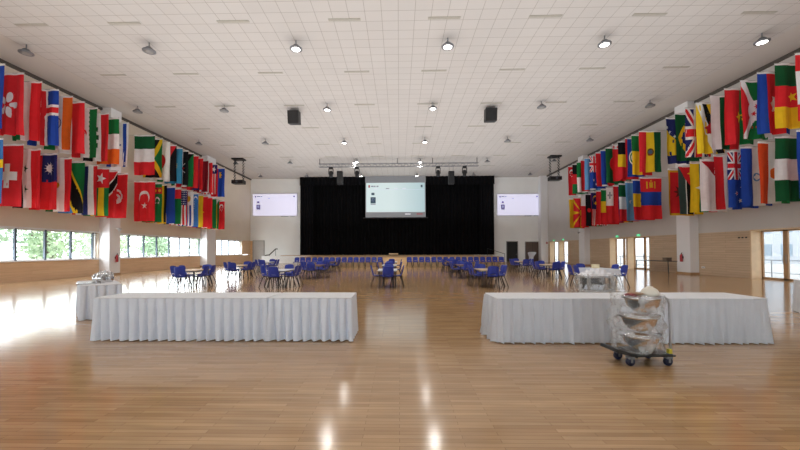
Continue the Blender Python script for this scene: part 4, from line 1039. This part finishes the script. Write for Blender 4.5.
# ------------------------------------------------------------------ wall things
dtY0, dtY1 = on_z(666, 273.2, 0).y, on_x(639, 260, 18.25).y
dt = thing('folding_table', 'dark long folding table along right wall between doors and column', 'table', (18.2, (dtY0 + dtY1) / 2 - .2, 0), 0)
hl = (dtY1 - dtY0) / 2
MB().box(-.38, .38, -hl, hl, .77, .81, bev=.015).build('tabletop', mat('dark_laminate', (58, 52, 48), .4, var=.08), dt)
for sx in (-1, 1):
    for sy_ in (-1, 1): MB().tube([(sx * .33, sy_ * (hl - .1), .77), (sx * .34, sy_ * (hl - .05), 0)], .03, 6).build('leg', black_m, dt)
bx_ = thing('wooden_crate', 'small brown crate on the dark folding table at right wall', 'crate', (18.15, dtY0 + .35, .81), .15)
MB().box(-.2, .2, -.15, .15, 0, .03).box(-.2, .2, -.15, -.13, .03, .2).box(-.2, .2, .13, .15, .03, .2).box(-.2, -.18, -.13, .13, .03, .2).box(.18, .2, -.13, .13, .03, .2).build('shell', mat('crate_brown', (120, 104, 90), .6, var=.1), bx_)
MB().box(-.22, .22, -.17, .17, .2, .225).build('lid', mat('crate_lid', (100, 88, 78), .6), bx_)
def ext(label, x, y, z, rz):
    t = thing('fire_extinguisher', label, 'fire extinguisher', (x, y, z), rz)
    MB().lathe([(0, 0), (.075, 0), (.08, .03), (.08, .38), (.05, .45), (.025, .47), (.025, .5), (0, .5)], 14).build('cylinder', mat('fire_red', (170, 38, 46), .4), t, True)
    MB().tube([(0, 0, .5), (0, 0, .55), (.08, 0, .58)], .015, 6).build('valve', black_m, t)
    MB().tube([(.03, 0, .53), (.11, 0, .45), (.1, 0, .2)], .012, 6).build('hose', black_m, t)
    MB().box(-.06, .06, .07, .1, .2, .35).build('bracket', dark_m, t)
z_ = on_x(115.5, 259, WL + .68)
ext('red fire extinguisher on left wall column', WL + .78, z_.y, z_.z - .2, PI / 2)
z_ = on_x(682.8, 258.5, WR - .55)
ext('red fire extinguisher on right wall column', WR - .65, z_.y, z_.z - .2, -PI / 2)
z_ = on_y(556.4 - 10, 243, YF - .9)
fa = thing('fire_alarm', 'small red fire alarm on the far right corner column', 'alarm', (on_y(546.8, 243, YF - .9).x, YF - .92, z_.z - .1))
MB().box(-.1, .1, -.04, .02, 0, .24, bev=.01).build('housing', mat('fire_red', (170, 38, 46)), fa); MB().lathe([(0, 0), (.04, 0), (.03, .03), (0, .035)], 10, M=Matrix.Translation((0, -.04, .12)) @ Matrix.Rotation(R(90), 4, 'X')).build('button', white_m, fa)
def dome(label, x, y, z, rz):
    t = thing('security_camera', label, 'camera', (x, y, z), rz)
    MB().box(-.04, .04, -.18, 0, -.02, .05).build('arm', white_m, t)
    MB().lathe([(0, -.14), (.06, -.12), (.1, -.06), (.11, 0), (.11, .04), (0, .05)], 14, (0, -.24, 0)).build('dome', mat('dome_grey', (182, 184, 186), .3), t, True)
z_ = on_x(116, 229, WL + .68); dome('white dome security camera on left wall column', WL + .68, z_.y, z_.z, PI / 2)
z_ = on_x(580.8, 232.3, WR - .55); dome('white dome security camera on far right wall column', WR - .55, z_.y, z_.z, -PI / 2)
green_m = mat('exit_green', (20, 150, 80), .5, var=0, emit=(60, 220, 150), es=1.0)
def exit_sign(u, v, lab):
    p = on_x(u, v, WR - .02)
    t = thing('exit_sign', lab, 'sign', (WR, p.y, p.z - .08))
    t.scale = (.62,) * 3
    MB().box(-.09, 0, -.26, .26, 0, .26, bev=.015).build('box', green_m, t)
    m = MB()
    def q(y0, z0, y1, z1): m.box(-.097, -.09, y0, y1, z0, z1)
    q(.04, .17, .09, .215)                                              # running figure: head, body, limbs
    m.tube([(-.094, .05, .17), (-.094, .08, .1)], .018, 4); m.tube([(-.094, .08, .1), (-.094, .03, .06), (-.094, .05, .03)], .012, 4)
    m.tube([(-.094, .08, .1), (-.094, .13, .06)], .012, 4); m.tube([(-.094, .05, .16), (-.094, .0, .12)], .01, 4); m.tube([(-.094, .05, .16), (-.094, .12, .14)], .01, 4)
    q(-.18, .04, -.165, .21); q(-.10, .04, -.085, .21); q(-.18, .2, -.085, .215)
    m.build('running_man', ui_white, t)
    z0 = ZD + .02
exit_sign(617, 236.4, 'green exit sign over left door of middle glass pair, right wall')
exit_sign(638.4, 235.2, 'green exit sign over right door of middle glass pair, right wall')
exit_sign(553.8, 240.4, 'green exit sign over left door of farthest glass pair')
exit_sign(563.2, 239.6, 'green exit sign over right door of farthest glass pair')
p = on_x(703.5, 267.3, WR); so = thing('wall_socket', 'small white wall socket low on wood panel by right column', 'socket', (WR, p.y, p.z))
MB().box(-.03, 0, -.12, .12, -.06, .06, bev=.008).build('plate', white_m, so); MB().box(-.034, -.03, -.06, -.02, -.02, .02).box(-.034, -.03, .02, .06, -.02, .02).build('holes', dark_m, so)
p = on_x(743, 237.6, WR); so = thing('switch_plate', 'small dark row of three switches high on right wood panel', 'switch', (WR, p.y, p.z))
MB().box(-.02, 0, -.3, .3, -.05, .05, bev=.008).build('plate', wood_r_m, so)
for k in (-.2, 0, .2): MB().box(-.035, -.02, k - .05, k + .05, -.035, .035).build('switch_key', dark_m, so)
# draped stand beside the brown door
p = on_z(522.5, 261.5, 0)
sd = thing('draped_stand', 'white draped stand between the black and brown far doors', 'stand', (p.x, YF - 1.2, 0))
def drp(a_, b_):
    t_ = 2 * PI * a_; r_ = (.22 + .28 * max(0, (b_ - .55)) / .45 + .05 * math.sin(6 * t_)) * (1 if b_ < .97 else .9)
    return (r_ * math.cos(t_) * 1.15 + .15 * b_ ** 2, r_ * .8 * math.sin(t_), 1.25 * b_)
MB().grid(drp, 40, 10).build('drape', cloth_m, sd, True); MB().lathe([(0, 1.2), (.4, 1.24), (.38, 1.3), (0, 1.32)], 16, (.15, 0, 0)).build('top', cloth_top_m, sd, True)
# ------------------------------------------------------------------ outside
og = MB().box(-90, WL - .5, -60, 110, -.35, -.3).box(WR + 1, 90, -60, 110, -.35, -.3)
struct('ground', og, mat('pale_paving', (206, 206, 202), .9, var=.06, scale=.3))
leaf_ms = [mat('leaf_%s' % n, c_, .7, var=.15, scale=2) for n, c_ in (('pale', (188, 204, 176)), ('mid', (172, 192, 160)), ('deep', (156, 178, 150)))]
bark_m = mat('bark', (122, 112, 102), .9, var=.2)
trees = []
for k in range(3):
    t = thing('garden_tree', '', 'tree'); rt = random.Random(40 + k)
    mb = MB()
    blobs = [(rt.uniform(-1.1, 1.1), rt.uniform(-1.1, 1.1), rt.uniform(1.3, 5.2), rt.uniform(.7, 1.3)) for _ in range(14)]
    for bx, by, bz, br in blobs:
        for _ in range(95):
            v_ = Vector((rt.gauss(0, 1), rt.gauss(0, 1), rt.gauss(0, 1))).normalized() * br * rt.random() ** .4
            c0 = Vector((bx, by, bz)) + v_; s_ = rt.uniform(.1, .22)
            e1 = Vector((rt.gauss(0, 1), rt.gauss(0, 1), rt.gauss(0, 1))).normalized() * s_; e2 = e1.orthogonal().normalized() * s_ * .6
            mb.face([c0 - e1, c0 + e2, c0 + e1, c0 - e2])
    mb.build('foliage', leaf_ms[k], t)
    mb = MB().tube([(0, 0, -.3), (.05, .03, 1.2), (0, .1, 2.6), (.1, 0, 4.5)], [.16, .13, .1, .05], 8)
    for bx, by, bz, br in blobs[:6]: mb.tube([(0, .05, min(2.2, bz * .6)), (bx * .6, by * .6, bz * .9), (bx, by, bz)], [.06, .04, .02], 5)
    mb.build('trunk', bark_m, t, True); trees.append(t)
rt = random.Random(3); k = 0; tu = set()
spots = [(-26.5, 13.5), (-30, 17), (-26, 20.5), (-31, 23), (-27, 26.5), (-32, 30), (-28, 34), (-33.5, 38), (-29.5, 42), (-27.5, 48), (-34, 47), (-39, 56), (-35.5, 17.5), (-36.5, 26), (-34, 60)]
for n, (x, y) in enumerate(spots):
    q = n % 3; lab = '%s leafy tree outside left windows, %s along the garden' % (['pale', 'mid green', 'deep green'][q], ordinal(n))
    if q not in tu: tu.add(q); o = trees[q]; o.location = (x, y, 0); o['label'] = lab
    else: o = dup(trees[q], (x, y, 0), rt.uniform(0, 6), lab)
    o['group'] = 'trees outside the left windows'
# terrace railing and pale block outside the right doors
rl = thing('terrace_railing', 'grey metal railing on terrace outside the right glass doors', 'railing', (WR + 6, 0, -.3))
mb = MB().tube([(0, 8, 1.15), (0, 60, 1.15)], .04, 6).tube([(0, 8, .3), (0, 60, .3)], .025, 6)
mb.build('rail', mat('rail_grey', (150, 158, 166), .5), rl)
mb = MB()
for k in range(27): mb.tube([(0, 8 + 2 * k, 0), (0, 8 + 2 * k, 1.15)], .035, 5)
mb.build('post', MATS['rail_grey'], rl)
for n, (x, y0, y1, h) in enumerate(((WR + 22, 22, 34, 7), (WR + 30, 44, 62, 11))):
    bd = thing('neighbour_building', ['low pale building seen through nearest right glass doors', 'taller pale building seen through farther right glass doors'][n], 'building', (x, y0, -.3))
    MB().box(0, 8, 0, y1 - y0, 0, h).build('wall', mat('pale_render', (214, 218, 222), .9), bd)
    mb = MB()
    for a_ in range(int((y1 - y0) / 2.4)):
        for f_ in range(int(h / 3)): mb.box(-.05, .05, .6 + a_ * 2.4, 1.9 + a_ * 2.4, 1 + f_ * 3, 2.5 + f_ * 3)
    mb.build('window', mat('far_glass', (160, 178, 192), .3), bd)
    MB().box(-.3, 8.3, -.3, y1 - y0 + .3, h, h + .3).build('roof', mat('far_roof', (190, 190, 190), .8), bd)

# ------------------------------------------------------------------ light
UPE = 3600
wd = bpy.data.worlds.new('sky'); SC.world = wd; wd.use_nodes = True
bg = wd.node_tree.nodes['Background']; bg.inputs['Color'].default_value = (.90, .96, 1.0, 1); bg.inputs['Strength'].default_value = 6.0
up = bpy.data.lights.new('ceiling_fill', 'AREA'); up.shape = 'RECTANGLE'; up.size = 30; up.size_y = 46; up.energy = UPE; up.color = (.93, .97, 1.0)  # area light without a fixture, added to brighten the ceiling
uo = bpy.data.objects.new('ceiling_fill', up); COL.objects.link(uo); uo.location = (-.4, 20, 4.6); uo.rotation_euler = (PI, 0, 0)
for a, b_, e_ in ((2, Y1L, 400), (Y2L, Y3L, 250), (Y4L, Y5L, 120)):
    l = bpy.data.lights.new('window_fill', 'AREA'); l.shape = 'RECTANGLE'; l.size = b_ - a; l.size_y = ZH - ZS; l.energy = e_; l.color = (.95, .98, 1)  # unseen area lights added at the left windows to strengthen the daylight
    o = bpy.data.objects.new('window_fill', l); COL.objects.link(o); o.location = (WL - .1, (a + b_) / 2, (ZS + ZH) / 2)
    o.rotation_euler = (Matrix.Rotation(PI / 2, 3, 'Z') @ Matrix.Rotation(R(-70), 3, 'X') @ Matrix.Identity(3)).to_euler()
SC.view_settings.view_transform = 'Standard'; SC.view_settings.look = 'None'; SC.view_settings.exposure = 0.
SC.cycles.max_bounces = 10; SC.cycles.diffuse_bounces = 6; SC.cycles.transparent_max_bounces = 16
SC.cycles.sample_clamp_indirect = 6
